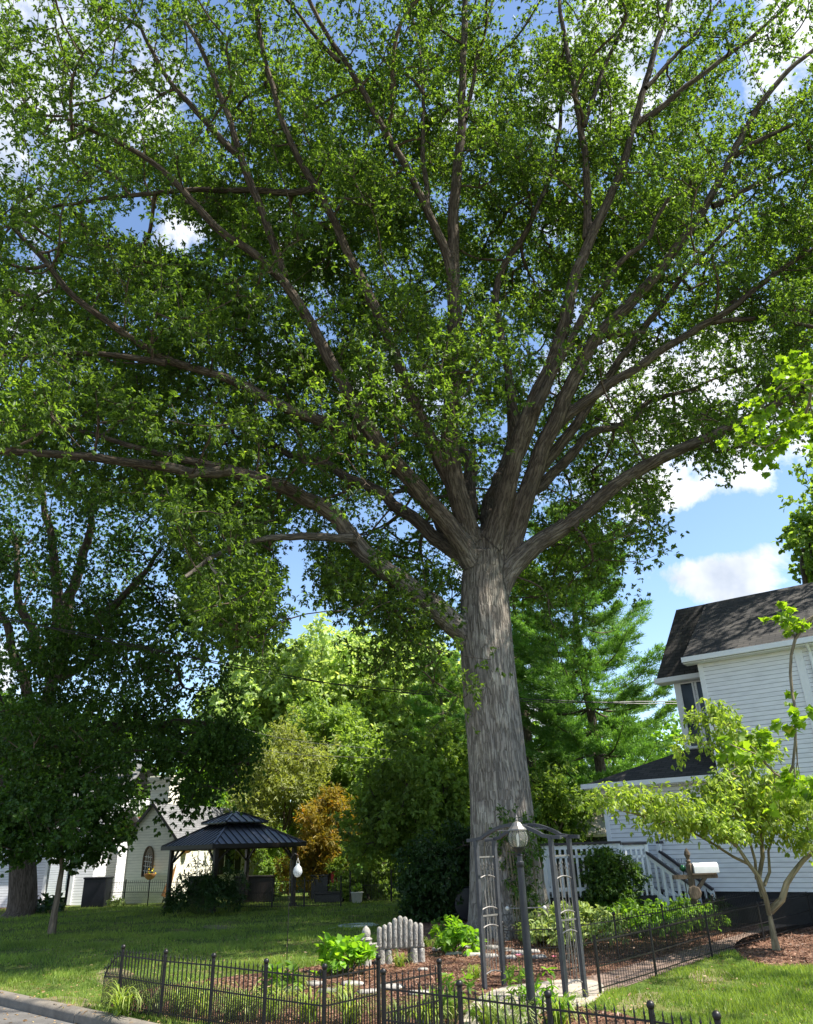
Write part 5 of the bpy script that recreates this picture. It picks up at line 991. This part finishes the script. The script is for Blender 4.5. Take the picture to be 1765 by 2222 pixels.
def build_fences():
    pts = [g2(268.7, 2051.5), g2(360.8, 2062), g2(464.8, 2070), g2(578.5, 2082), g2(705, 2093.5), g2(821, 2073.5)]
    root = fence('black spear topped fence along the kerb with ball finials, left of the lamp post', pts)
    # swept end section by the kerb
    e = G(219, 2185); O = np.array([*pts[0], 0]); a = np.array([0, 0, 0.]); b = e-O; m = MB(); n = 6
    top = lambda f: .67*(1-f**2.4)+.42*f**2.4
    m.tube([a*(1-f)+b*f+np.array([0, 0, .67-.29*f**2.2]) for f in np.linspace(0, 1, 9)], .008, 6); m.bar(a+np.array([0, 0, .40]), b+np.array([0, 0, .38]), .012, .016); m.bar(a+np.array([0, 0, .06]), b+np.array([0, 0, .06]), .012, .016)
    for k in range(1, 2*n+1):
        f = k/(2*n); q = a*(1-f)+b*f; z = (.75-.29*f**2.2) if k % 2 == 0 and k < 2*n else .46
        if k == 2*n: z = .40
        m.bar(q+np.array([0, 0, .02]), q+np.array([0, 0, z-.04]), .010); m.lathe([(.003, z-.055), (.011, z-.035), (.006, z-.02), (.001, z+.012)], (q[0], q[1], 0), 5)
    for f, z in ((.45, .56), (.97, .47)):       # scrolls
        q = a*(1-f)+b*f; m.tube([q+b/np.linalg.norm(b)*.035*math.cos(t)+np.array([0, 0, z+.035*math.sin(t)]) for t in np.linspace(0, 5.5, 12)], .007, 5)
    m.build('end_panel', M['iron'], root)
    fence('short black fence panel angling back from the gate post in the mulch bed', [g2(832, 2104), g2(953, 2082)])
    fence('black spear topped fence nearest the viewer, passing in front of the lamp post', [g2(832.5, 2114), g2(997, 2130), g2(1189, 2152), g2(1411, 2175), g2(1560, 2232, .70)], ends=(0, 1))
    bp = lambda L_: [tuple(G(x, y)[:2]) for x, y in L_]
    fence('low black hairpin fence on the near side of the path, by the right lawn', bp([(1304, 2157), (1425, 2119), (1546, 2076), (1660, 2044), (1765, 2010), (1850, 1984)]), h=.78, finial=False, r=.0055, pitch=.08, double=False, rails=(.66, .34, .07), pr=.022)
    fence('black fence on the far side of the path in front of the sunlit ground cover', bp([(1098, 2120), (1225, 2116), (1345, 2090), (1450, 2062), (1560, 2030), (1700, 1992), (1850, 1960)]), h=.80, pitch=.11, r=.0065, pr=.018)
    fence('black fence enclosing the gazebo patio beyond the lawn', bp([(232, 1966), (268, 1966), (320, 1967), (380, 1968), (450, 1971), (520, 1972), (590, 1971), (660, 1969), (740, 1968)]), h=1.05, pitch=.13, r=.010, pr=.03)
    fence('black fence at the far right side of the lawn behind the round bush', bp([(760, 1958), (850, 1956), (960, 1956)]), h=1.2, pitch=.14, r=.010, pr=.03)
# ------------------------------------------------------------------ arbor and lamp
def build_arbor():
    c = np.array([1.63, 12.83]); w = np.array([.66, -.751])*.775; d = np.array([.76, .65])*.21
    root = thing('garden_arbor', 'dark grey metal garden arch with wire grille sides over the path', 'arbor', (c[0], c[1], 0)); az = math.atan2(w[1], w[0])
    def A(i, j, z): q = w*i+d*j; return np.array([q[0], q[1], z])
    Ht = 2.08
    for i in (-1, 1):
        for j in (-1, 1):
            m = MB(); p = A(i, j, 0); m.box((p[0], p[1], Ht/2-.02), (.058, .058, Ht+.04), az); m.build('post', M['arbor_paint'], root)
    for j in (-1, 1):
        P = [A(-1.25, j, Ht-.01), A(-1.0, j, Ht), A(-.82, j, Ht+.02)]+[A(s, j, Ht+.02+.17*math.cos(s*PI/1.7)) for s in np.linspace(-.72, .72, 11)]+[A(.82, j, Ht+.02), A(1.0, j, Ht), A(1.25, j, Ht-.01)]
        m = MB(); 
        for a, b in zip(P[:-1], P[1:]): m.bar(a, b, .045, .05)
        m.build('arch', M['arbor_paint'], root)
    m = MB()
    for s in (-1, -.5, 0, .5, 1): z = Ht+.02+(.17*math.cos(s*PI/1.7) if abs(s) < .8 else -.01); m.bar(A(s, -1, z), A(s, 1, z), .018)
    m.build('cross_bar', M['arbor_paint'], root)
    for i in (-1, 1):
        m = MB(); 
        m.bar(A(i, -1, 1.82), A(i, 1, 1.82), .022); m.bar(A(i, -1, .98), A(i, 1, .98), .022)
        def arc(z, up=.05): m.tube([A(i, s, z+up*math.cos(s*PI/2)) for s in np.linspace(-1, 1, 9)], .011, 6)
        for z in (1.50, 1.05, .80, .18): arc(z)
        for k in range(5):
            s = -.66+.33*k; zt = 1.72-.05*abs(s); m.tube([A(i, s, 1.08), A(i, s, zt)], .006, 5); m.lathe([(.003, zt-.02), (.013, zt+.005), (.001, zt+.05)], A(i, s, 0)*np.array([1, 1, 0]), 5); m.tube([A(i, s, .20), A(i, s, .97)], .006, 5)
            m.tube([A(i, s-.12, zt-.06), A(i, s-.06, zt-.03), A(i, s, zt-.07), A(i, s+.06, zt-.03), A(i, s+.12, zt-.06)], .005, 4)
        for _ in range(5):       # dry vine stems woven in the grille
            s = random.uniform(-.6, .6); m.tube([A(i, s+.12*math.sin(z*5+s*9)+random.uniform(-.05, .05), z) for z in np.linspace(.25, random.uniform(1.2, 1.7), 12)], .004, 4)
        m.build('grille', M['arbor_grille'], root)
def build_lamp():
    p = G(1159, 2238); root = thing('lamp_post', 'tall slim black lamp post with clear tulip lantern in front of the arbor', 'lamp post', p)
    m = MB(); m.lathe([(.062, -.05), (.062, .02), (.055, .1), (.050, .8), (.044, 1.72), (.044, 1.735), (.052, 1.745), (.050, 1.79), (.036, 1.80)], n=20); m.build('pole', M['lamp_post'], root, smooth=True)
    m = MB(); m.lathe([(.036, 1.79), (.033, 1.86), (.043, 1.868), (.030, 1.88), (.034, 1.905), (.075, 1.945), (.080, 1.957), (.070, 1.962)], n=20); m.build('socket', M['lamp_post'], root, smooth=True)
    g = bpy.data.materials.new('lantern_glass'); g.use_nodes = True; b = g.node_tree.nodes['Principled BSDF']; b.inputs['Base Color'].default_value = (.95, .93, .85, 1); b.inputs['Transmission Weight'].default_value = .93; b.inputs['Roughness'].default_value = .08; b.inputs['IOR'].default_value = 1.12
    m = MB(); prof = [(.072, 1.955), (.108, 1.99), (.125, 2.04), (.127, 2.08), (.115, 2.12), (.094, 2.16)]; m.lathe(prof+[(r-.006, z) for r, z in prof[::-1]], n=16); 
    gl = m.build('globe', g, root, smooth=True)
    m = MB()
    for k in range(8): a = 2*PI*k/8; m.tube([(r*math.cos(a)*1.02, r*math.sin(a)*1.02, z) for r, z in prof], .004, 4)
    m.build('cage', M['lamp_post'], root)
    m = MB(); m.lathe([(.004, 1.96), (.02, 1.97), (.02, 2.03), (.024, 2.06), (.020, 2.10), (.004, 2.12)], n=10); m.build('bulb', M['white_paint'], root, smooth=True)
    m = MB(); m.lathe([(.088, 2.155), (.118, 2.155), (.116, 2.172), (.080, 2.205), (.052, 2.245), (.030, 2.258), (.014, 2.268), (.018, 2.285), (.012, 2.30), (.016, 2.315), (.008, 2.335), (.001, 2.36)], n=8); m.build('cap', M['arbor_grille'], root)
    m = MB(); m.tube([(-.19, .04, 1.27), (.24, -.04, 1.275)], .008, 6); c = m.build('ladder_bar', M['arbor_grille'], root)
    for s in ((-.20, .042), (.25, -.042)): m = MB(); m.ball((s[0], s[1], 1.273), .024, 10); m.build('knob', M['planter_white'], c, smooth=True)
# ------------------------------------------------------------------ bench, ornaments, mailbox
def build_items():
    Y = 16.25; a = AT(818, 2056, Y); b = AT(919, 2050, Y+.15); a[2] = b[2] = 0; L = np.linalg.norm(b-a); d = (b-a)/L; n_ = np.array([-d[1], d[0], 0])
    root = thing('stone_bench', 'grey weathered stone bench with a back of rounded upright logs', 'bench', a); az = math.atan2(d[1], d[0])
    zb = AT(866, 2056, 16.25)[2]; zt = AT(866, 1987, 16.25)[2]; tops = [zb+(zt-zb)*q for q in (.68, .74, .80, .93, 1., .96, .87, .77, .74)]; k = len(tops)
    for i, t in enumerate(tops):
        m = MB(); x = (i+.5)/k*L; w = L/k*.49; P = [d*x+n_*(.05*(z-zb)) for z in (0,)]
        V = []; zz = [zb, zb+.03, t-.05, t-.02, t]; rr = [w*.95, w, w, w*.8, w*.25]
        prof = list(zip(rr, zz)); o = (d*x)[:2]; m.lathe(prof, (o[0], o[1], 0), 10, sc=(1, .9)); m.v[-1][:, 0] += -n_[0]*(m.v[-1][:, 2]-zb)*.12; m.v[-1][:, 1] += -n_[1]*(m.v[-1][:, 2]-zb)*.12; m.build('back_log', M['bench'], root, smooth=True)
    c = d*L/2+n_*.22; m = MB(); m.box((c[0], c[1], zb+.01), (L*1.05, .46, .08), az); m.build('seat', M['bench'], root, bevel=.015)
    for f in (.10, .80):
        for dv in (0.03, .36):
            m = MB(); q = d*L*f+n_*dv; m.lathe([(.085, -.03), (.08, .05), (.075, zb-.03)], (q[0], q[1], 0), 9); q2 = q+d*.14; m.lathe([(.07, -.03), (.068, .05), (.066, zb-.05), (.03, zb-.03)], (q2[0], q2[1], 0), 9); m.build('leg', M['bench'], root, smooth=True)
    p = AT(795, 2060, 16.15); p[2] = 0
    t = thing('acorn_ornament', 'carved stone acorn on a twisted pedestal at the left end of the bench', 'statue', p); m = MB()
    m.lathe([(.10, -.02), (.10, .1), (.07, .2), (.08, .3), (.12, .36), (.10, .40), (.12, .44), (.07, .48)], (0, 0, 0), 14); m.build('pedestal', M['bench'], t, smooth=True)
    m = MB(); m.lathe([(.04, .47), (.075, .49), (.085, .53), (.078, .58), (.055, .62), (.02, .65), (.004, .665)], (0, 0, 0), 14); m.build('acorn', M['stone'], t, smooth=True)
    m = MB(); m.tube([(.05, 0, .30), (.14, .02, .34), (.20, .04, .30), (.16, .05, .24)], .035, 7); m.tube([(-.04, 0, .2), (-.1, .0, .3), (-.03, -.08, .37)], .03, 7); m.build('scroll', M['bench'], t, smooth=True)
    # mailbox
    Y = 20.; p = AT(1514, 1990, Y); p[2] = 0; root = thing('mailbox', 'white mailbox on carved brown wooden post beside the stair', 'mailbox', p)
    m = MB(); m.lathe([(.08, -.1), (.08, 1.42), (.05, 1.46)], n=4); m.lathe([(.035, 1.44), (.06, 1.50), (.035, 1.54), (.05, 1.58), (.075, 1.64), (.06, 1.71), (.02, 1.77), (.003, 1.79)], n=12); m.build('post', M['old_wood'], root)
    m = MB(); m.box((.10, 0, 1.16), (1.06, .10, .09)); m.box((.30, 0, 1.215), (.58, .22, .03)); m.build('arm', M['old_wood'], root)
    m = MB(); m.bar((.05, 0, .82), (.34, 0, 1.14), .08); m.build('brace', M['old_wood'], root)
    m = MB(); m.lathe([(.13, -.03), (.16, -.02), (.16, .02), (.13, .03)], (0, -.10, .82), 8, axis='y'); m.build('carved_plate', M['old_wood'], root)
    m = MB(); r = .105; P = [(-r, 0)]+[(-r*math.cos(t), .12+r*math.sin(t)) for t in np.linspace(0, PI, 12)]+[(r, 0)]; x0, x1 = .08, .66
    V = [(x, y, 1.235+z) for x in (x0, x1) for y, z in P]; k = len(P); m.add(V, [tuple(range(k)), tuple(range(2*k-1, k-1, -1))]+[(i, (i+1) % k, (i+1) % k+k, i+k) for i in range(k)]); bx = m.build('box', M['mail_white'], root, smooth=True)
    m = MB(); m.box((x1+.006, 0, 1.33), (.012, .19, .18)); m.build('lid', M['mail_white'], bx)
    m = MB(); m.box((.45, -.112, 1.40), (.03, .008, .12)); m.box((.43, -.112, 1.45), (.08, .008, .05)); m.build('flag', M['red'], bx) if False else None
    p = AT(1482, 1884, 20.6); t = thing('gazing_ball', 'green glass ball held in a wire stand left of the mailbox post', 'ornament', (p[0], p[1], 0)); m = MB(); m.ball((0, 0, p[2]), .075, 14); m.build('ball', M['green_ball'], t, smooth=True)
    m = MB(); m.tube([(0, 0, 0), (0, 0, p[2]-.08)], .012, 6)
    for k in range(5): a_ = k*1.26; m.tube([(0, 0, p[2]-.09), (.08*math.cos(a_), .08*math.sin(a_), p[2]-.03), (.07*math.cos(a_), .07*math.sin(a_), p[2]+.1), (.12*math.cos(a_), .12*math.sin(a_), p[2]+.22)], .005, 4)
    m.build('stand', M['iron'], t)
    # shepherd's hook and hanging globe
    p = G(622, 2106); top = AT(652, 1855, p[1]); t = thing('shepherd_hook', 'tall thin black shepherd hook standing in the lawn', 'garden hook', p); zt = top[2]
    m = MB(); m.tube([(0, 0, -.05), (.005, 0, zt*.5), (.01, 0, zt-.10), (.03, 0, zt-.02), (.09, 0, zt+.03), (.15, 0, zt), (.155, 0, zt-.05)], .007, 6); m.tube([(0, 0, .12), (.10, 0, .12), (.10, 0, 0)], .006, 5); m.build('rod', M['iron'], t)
    gp = p+np.array([.155, 0, zt-.05]); t = thing('glass_globe', 'frosted glass globe hanging from the shepherd hook', 'ornament', gp); m = MB(); m.lathe([(.003, -.34), (.05, -.325), (.085, -.27), (.09, -.23), (.07, -.17), (.035, -.13), (.03, -.10)], n=16)
    gm, nt, N, Lk, bb = newmat('frosted_glass'); bb.inputs['Base Color'].default_value = (.75, .78, .78, 1); bb.inputs['Transmission Weight'].default_value = .55; bb.inputs['Roughness'].default_value = .3; m.build('globe', gm, t, smooth=True)
    m = MB(); m.tube([(-.03, 0, -.10), (0, 0, 0)], .004, 4); m.tube([(.03, 0, -.10), (0, 0, 0)], .004, 4); m.build('hanger', M['planter_white'], t)
    # hose coil on the lawn
    p = G(778, 2011); t = MB(); P = []
    for i in range(90): a_ = i*.28; P.append((p[0]+(.52+.05*math.sin(i*.9))*math.cos(a_), p[1]+(.40+.04*math.cos(i*.7))*math.sin(a_), .015+.012*(i//22)))
    P += [(p[0]-.6, p[1]-.2, .02), (p[0]-.8, p[1]-.5, .015)]; t.tube(P, .012, 6); tag(t.build('garden_hose', M['hose'], smooth=True), 'pale coiled garden hose lying on the lawn behind the bench', 'hose')
    # patio things beyond the fence
    def boxthing(name, label, cat, px, py, Y, w_, d_, h_, mat, lid=None, extra=None):
        q = AT(px, py, Y); t = thing(name, label, cat, (q[0], q[1], 0)); m = MB(); m.box((0, 0, h_/2), (w_, d_, h_)); m.build('body', mat, t, bevel=.03)
        m = MB(); m.box((0, 0, h_+.03), (w_+.06, d_+.06, .07)); m.build('lid', lid or mat, t, bevel=.02); return t
    boxthing('trash_bin', 'black rounded wheelie bin left of the patio fence', 'bin', 208, 1960, 37, 1.0, .8, 1.12, M['plastic_black'])
    boxthing('grill_cover', 'black covered grill left of centre under the gazebo', 'grill', 432, 1960, 36.6, .9, .7, 1.05, M['plastic_black'])
    boxthing('patio_cabinet', 'low dark patio cabinet under the right half of the gazebo', 'cabinet', 550, 1962, 36.6, 1.7, .7, .98, M['gazebo_frame'])
    boxthing('smoker_grill', 'square black grill beyond the fence right of the gazebo', 'grill', 695, 1960, 36.8, .75, .6, .95, M['plastic_black'])
    boxthing('storage_box', 'low black planter box just left of the white pot', 'planter', 715, 1968, 35, 1.2, .5, .32, M['plastic_black'])
    q = AT(775, 1968, 34); t = thing('planter_pot', 'whitish round planter pot on the lawn edge before the sunlit bush', 'planter', (q[0], q[1], 0)); m = MB(); m.lathe([(.17, 0), (.20, .05), (.23, .34), (.26, .37), (.25, .40), (.20, .40)], n=18); m.build('pot', M['planter_white'], t, smooth=True)
    C_ = np.array([[0, 0, .5], [.1, .05, .55], [-.1, 0, .55]]); leaves_on('foliage', C_, rng.normal(0, 1, C_.shape)+np.array([0, 0, 1]), 40, M['mid_leaf'], t, L=.12, W_=.05, axis=.25, rad=.14)
    q = AT(731, 1930, 36.3); t = thing('red_flag', 'red garden flag with a white number hanging on the patio fence', 'flag', (q[0], q[1], 0)); m = MB()
    V = [(x, .03*math.sin(x*14), z) for x in np.linspace(-.26, .22, 9) for z in (.42, 1.12)]; m.add(V, [(2*i, 2*i+2, 2*i+3, 2*i+1) for i in range(8)]); m.build('cloth', M['red'], t)
    cu = bpy.data.curves.new('numeral', 'FONT'); cu.body = '3'; cu.size = .30; cu.extrude = .004; cu.materials.append(M['white_paint']); tmp = link(bpy.data.objects.new('numeral_source', cu)); bpy.context.view_layer.update(); me = bpy.data.meshes.new_from_object(tmp.evaluated_get(bpy.context.evaluated_depsgraph_get())); bpy.data.objects.remove(tmp); o = link(bpy.data.objects.new('numeral', me), t); o.rotation_euler = (PI/2, 0, 0); o.location = (0, -.05, .66)
    m = MB(); m.tube([(-.27, 0, 0), (-.27, 0, 1.2)], .012, 6); m.bar((-.27, 0, 1.13), (.24, 0, 1.13), .015); m.build('pole', M['iron'], t)
    q = AT(368, 1960, 37.4); t = thing('garden_parasol', 'folded orange brown parasol leaning by the cottage corner', 'parasol', (q[0], q[1], 0)); m = MB(); m.tube([(-.35, 0, 0), (.15, 0, 1.6)], .02, 6); m.build('pole', M['old_wood'], t)
    m = MB(); m.tube([(-.25, 0, .3), (-.05, 0, .95), (.13, 0, 1.52)], [.17, .11, .03], 8); m.build('canopy', M['wicker'], t)
    # dark round tub in the shade of the trunk
    q = AT(1018, 1950, 24.3); t = thing('round_tub', 'large round black tub standing on edge between dark shrub and big trunk', 'tub', (q[0], q[1], 0)); m = MB(); m.lathe([(.10, -.14), (.42, -.12), (.46, 0), (.44, .12), (.40, .13)], (0, 0, .46), 24, axis='y'); m.build('shell', M['plastic_black'], t, smooth=True)
# ------------------------------------------------------------------ garden plants and stones
def leafy(name, label, px, py, r, h, n, per, mat, L, W_, cat='plant', group=None, z=0, Yov=None):
    p = G(px, py) if Yov is None else np.array([*AT(px, py, Yov)[:2], 0.]); t = thing(name, label, cat, p, group=group); C_ = []; m = MB()
    for i in range(n):
        a = rng.random()*2*PI; q = math.sqrt(rng.random()); zz = h*(.35+.65*rng.random())*(1-.45*q*q); e = np.array([r*q*math.cos(a), r*q*math.sin(a), zz]); C_.append(e)
        if i % 2 == 0: m.tube([(e[0]*.15, e[1]*.15, 0), (e[0]*.5, e[1]*.5, zz*.6), tuple(e)], .006, 4)
    m.build('stems', M['mid_stem'], t); C_ = np.array(C_); dd = C_*np.array([1, 1, .3])+np.array([0, 0, .25])
    leaves_on('foliage', C_, dd, per, mat, t, L=L, W_=W_, axis=.16, rad=L*.9, droop=.25, upn=1.3); return t
def lily(label, pts, n, L, mat, name='daylily', cat='plant', group='arching strap leaved plants along the fence'):
    for (px, py), lb in zip(pts, label):
        p = G(px, py); t = thing(name, lb, cat, p, group=group); V = []; F = []; R = []
        for i in range(n):
            a = rng.random()*2*PI; l = L*rng.uniform(.6, 1.15); el = rng.uniform(.9, 1.45); w = rng.uniform(.012, .022); d = np.array([math.cos(a), math.sin(a), 0]); s = np.array([-d[1], d[0], 0]); P = np.array([rng.normal(0, .04), rng.normal(0, .04), 0.]); e = el; b = len(V)
            for k in range(7):
                ww = w*(1-(k/6)**2)*.5+.001; V += [P-s*ww, P+s*ww]; P = P+(d*math.cos(e)+np.array([0, 0, math.sin(e)]))*l/6; e -= rng.uniform(.25, .55)*(k+1)/2.6
                if P[2] < .02: P[2] = .02
            for k in range(6): F.append([b+2*k, b+2*k+1, b+2*k+3, b+2*k+2]); R.append(0)
            r_ = rng.random(); R[-6:] = [r_]*6
        np_mesh('foliage', np.array(V), np.array(F), mat, t, attr=R)
def rocks(name, labels, pts, sz, mat=None, cat='stone', group=None, flat=.35):
    for (px, py), s, lb in zip(pts, sz, labels):
        p = G(px, py); import bmesh
        bm = bmesh.new(); bmesh.ops.create_icosphere(bm, subdivisions=3, radius=1); ph = rng.random(3)*9
        for v in bm.verts:
            c = v.co; f = 1+.12*math.sin(c.x*3+ph[0])*math.cos(c.y*4+ph[1])+.06*math.sin(c.x*9+c.z*7+ph[2]); c.x *= f*s[0]; c.y *= f*s[1]; c.z = max(-.4, min(.7, c.z*1.2))*f*s[2]
        me = bpy.data.meshes.new(name); bm.to_mesh(me); bm.free(); me.polygons.foreach_set('use_smooth', np.ones(len(me.polygons), bool)); me.materials.append(mat or M['stone']); o = link(bpy.data.objects.new(name, me)); o.location = (p[0], p[1], s[2]*.35); o.rotation_euler = (0, 0, rng.random()*.8-.4); tag(o, lb, cat, group)
def build_plants():
    M['mid_stem'] = plain('mid_stem', (.05, .08, .02), (.09, .13, .03), 10, .7, 0)
    leafy('hydrangea', 'bright green broad leaved hydrangea in front of the stone bench', 752, 2112, .50, .62, 60, 9, M['hydrangea_leaf'], .17, .12)
    leafy('hydrangea', 'green broad leaved hydrangea between the bench and the arbor', 992, 2070, .48, .62, 60, 9, M['hydrangea_leaf'], .15, .10)
    leafy('hydrangea', 'low dark green hydrangea by the fence left of the shepherd hook', 610, 2155, .30, .38, 26, 9, M['mid_leaf'], .14, .09)
    leafy('leafy_plant', 'green leafy plant with buds right of the lamp post base', 1190, 2230, .22, .55, 22, 10, M['hydrangea_leaf'], .12, .05)
    leafy('leafy_plant', 'tall green lily plant between the lamp post and the arbor', 1128, 2195, .16, .55, 16, 10, M['mid_leaf'], .12, .04)
    leafy('leafy_plant', 'green leafy plant behind the second front fence post', 985, 2225, .16, .60, 16, 10, M['mid_leaf'], .14, .05)
    leafy('leafy_plant', 'small dark seedling plant in shade near the round tub', 960, 2032, .25, .35, 16, 9, M['mid_leaf'], .11, .07)
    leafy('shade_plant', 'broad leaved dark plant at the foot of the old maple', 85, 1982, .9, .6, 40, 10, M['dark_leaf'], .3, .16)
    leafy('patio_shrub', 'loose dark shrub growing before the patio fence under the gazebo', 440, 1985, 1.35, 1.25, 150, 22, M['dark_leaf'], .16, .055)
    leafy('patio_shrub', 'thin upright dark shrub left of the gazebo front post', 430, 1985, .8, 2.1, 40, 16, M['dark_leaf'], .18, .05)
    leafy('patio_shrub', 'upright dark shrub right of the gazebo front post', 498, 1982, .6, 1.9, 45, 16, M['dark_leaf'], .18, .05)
    leafy('fence_planting', 'pale leaved plant low against the left end of the patio fence', 250, 1968, .3, .35, 12, 12, M['variegated_leaf'], .12, .08)
    # ground cover behind the path fence
    leafy('ground_cover', 'light variegated shrub mass behind the arbor and far path fence', 1250, 2055, 1.05, .78, 190, 12, M['variegated_leaf'], .12, .075)
    leafy('ground_cover', 'mid green low shrub behind the far fence, right of the variegated mass', 1400, 2035, 1.05, .80, 200, 12, M['mid_leaf'], .11, .065)
    leafy('ground_cover', 'dark low shrub at the foot of the stair behind the fence', 1495, 2022, .9, .72, 150, 12, M['mid_leaf'], .10, .05)
    leafy('ground_cover', 'green hosta mass along the skirt of the deck', 1330, 2012, 1.2, .75, 160, 12, M['mid_leaf'], .14, .08)
    leafy('ground_cover', 'pale leaved plant just right of the big trunk behind the arbor', 1180, 2045, .55, .5, 60, 12, M['variegated_leaf'], .12, .075)
    # vine climbing the trunk
    q = AT(1120, 1990, OAKB[1]-1.0); t = thing('climbing_vine', 'leafy green vine climbing the front of the big trunk', 'vine', (q[0], q[1], 0)); C_ = []; m = MB()
    for i in range(90):
        f = rng.random(); z = .3+2.5*f; x = AT(1135+rng.normal(0, 26)*(.6+.6*f), 1900, q[1])[0]-q[0]; C_.append((x, rng.normal(.12, .12), z))
    for i in range(7): x = rng.normal(0, .25); m.tube([(x*.6, -.1, 0), (x*.9+.05, 0, .8), (x, .1, 1.6), (x*.8, .15, 2.5)], .012, 5)
    m.build('stems', M['pale_bark'], t); C_ = np.array(C_); leaves_on('foliage', C_, rng.normal(0, 1, C_.shape)+np.array([0, -1, .3]), 22, M['maple_leaf'], t, L=.12, W_=.045, axis=.3, rad=.17)
    # strap leaved plants
    lily(['pale arching grass clump just inside the left fence end', 'tall yellow green grass clump behind the third fence post', 'dense golden arching clump left of the fourth fence post', 'striped arching clump behind the fourth fence post', 'cream striped grass clump left of the fifth fence post', 'low yellow clump right of the fence corner post', 'golden clump at the bottom behind the front fence', 'golden strap leaved clump at the foot of the lamp post', 'green strap leaved clump right of the lamp post foot', 'small grass tuft at the outside of the swept fence end'],
         [(385, 2200), (440, 2205), (540, 2212), (590, 2215), (670, 2218), (760, 2225), (925, 2235), (1060, 2236), (1215, 2232), (262, 2205)], 95, .70, M['lily_leaf'])
    lily(['golden grass clump behind the gate corner post of the front fence', 'yellow strap leaved clump between second and third front fence posts', 'wide golden clump low behind the first kerb fence panels', 'pale striped clump in the bed behind the second kerb fence panel', 'bright yellow green clump by the left foot of the path', 'long leaved clump behind the third kerb fence panel'], [(870, 2232), (1105, 2250), (330, 2200), (415, 2188), (975, 2210), (500, 2215)], 80, .6, M['variegated_leaf'], group='pale strap leaved clumps low in the front bed')
    lily(['low golden daylily beside the left arbor post', 'pale grass tuft left of the hydrangea behind the bench', 'wispy grass clump at the lawn edge left of the bench hydrangea', 'golden daylily low in the bed before the bench'], [(1030, 2125), (930, 2055), (655, 2140), (748, 2168)], 40, .40, M['lily_leaf'], group='small strap leaved tufts in the bed')
    lily(['wispy green grass tuft under the stone bench', 'upright green grass clump right of the third fence post'], [(868, 2098), (505, 2195)], 36, .45, M['grass'], group='green grassy tufts by the bench and fence')
    leafy('succulent', 'small round blue green succulent mound behind the arbor', 1107, 2122, .09, .14, 14, 14, M['mid_leaf'], .05, .02)
    # flowers
    for px, py, z, mt, lb in [(724, 2110, .12, 'red', 'red blossom low in the mulch right of the bench hydrangea'), (1133, 2108, .52, 'flower_pink', 'pale pink lily bloom beside the lamp post'), (1205, 2095, .12, 'flower_pink', 'pink blossom behind the path fence')]:
        p = G(px, py+(0 if z < .2 else 60)); t = thing('flower', lb, 'flower', (p[0], p[1], 0)); m = MB(); m.tube([(0, 0, 0), (0, 0, z)], .005, 4); m.build('stem', M['mid_stem'], t); n = 7; a = np.arange(n)*2*PI/n; D = np.stack([np.cos(a), np.sin(a), np.full(n, .6)], 1); leaf_mesh('petals', np.tile([0, 0, z], (n, 1))*1., D, np.tile([0, 0, 1.], (n, 1)), np.full(n, .06), np.full(n, .04), M[mt], t, 'quad')
    rocks('stepping_stone', ['flat grey stepping stone at left behind the fifth fence post', 'flat stepping stone in the bed just right of the fence corner', 'pale flat stepping stone right of the gate post', 'flat grey stepping stone behind the angled fence panel', 'rounded grey stone behind the fourth fence post', 'long flat stepping stone low behind the angled panel', 'small pale stone beside the second angled post', 'flat stone between the fourth and fifth fence posts'],
          [(680, 2138), (765, 2138), (848, 2146), (800, 2156), (628, 2152), (912, 2158), (918, 2106), (712, 2154)], [(.16, .12, .05), (.20, .15, .05), (.22, .15, .06), (.18, .12, .05), (.15, .10, .06), (.20, .13, .05), (.10, .08, .04), (.15, .1, .05)], group='flat stones set in the mulch bed')
    # stacked flagstone edge round the tree bed
    L_ = [(955, 2063, .17, .12, .07), (957, 2052, .12, .1, .06), (985, 2072, .18, .10, .05), (1010, 2058, .17, .10, .06), (1025, 2075, .2, .1, .06), (1032, 2056, .14, .1, .07), (1060, 2078, .19, .1, .06), (1068, 2060, .15, .1, .07), (1098, 2065, .18, .1, .06), (1103, 2081, .17, .1, .06), (1130, 2072, .18, .1, .07), (1155, 2068, .16, .1, .07), (1170, 2080, .15, .1, .06)]
    nm = ['at its left end', 'atop its left end', 'second from the left below', 'left of the arbor in the upper row', 'behind the left arbor post, lower', 'behind the left arbor post, upper', 'between the left arbor posts, lower', 'between the left arbor posts, upper', 'right of the left arbor side, upper', 'right of the left arbor side, lower', 'just left of the lamp post', 'just right of the lamp post', 'at its right end']
    rocks('edging_stone', ['grey flagstone of the low stone edge '+q for q in nm], [(a, b) for a, b, *_ in L_], [c[2:] for c in L_], group='stacked flagstones edging the tree bed')
def build_wires():
    def wire(label, pts, Y0, Y1, r, n=2):
        m = MB(); P = PX(pts, Y0, Y1)
        P = spline(P, 1.5)
        for k in range(n): m.tube([p+np.array([.04*math.sin(i*.9+k*3), 0, .05*math.cos(i*.9+k*3)]) for i, p in enumerate(P)], r, 5)
        tag(m.build('utility_cable', M['cable']), label, 'cable', 'overhead utility cables')
    wire('thick twisted overhead cable sagging across the photo behind the big trunk', [(-150, 1268), (0, 1300), (160, 1333), (330, 1370), (520, 1408), (700, 1440), (970, 1466), (1200, 1478), (1500, 1480)], 22, 32, .020)
    wire('thin upper overhead wire before the pale background trees', [(400, 1492), (540, 1543), (720, 1570), (900, 1588), (1200, 1600)], 40, 44, .012, 1)
    wire('thin lower overhead wire crossing above the golden tree', [(380, 1540), (550, 1575), (640, 1590), (760, 1597), (980, 1604), (1200, 1600)], 40, 44, .012, 1)
build_fences(); build_arbor(); build_lamp(); build_items(); build_plants(); build_wires()
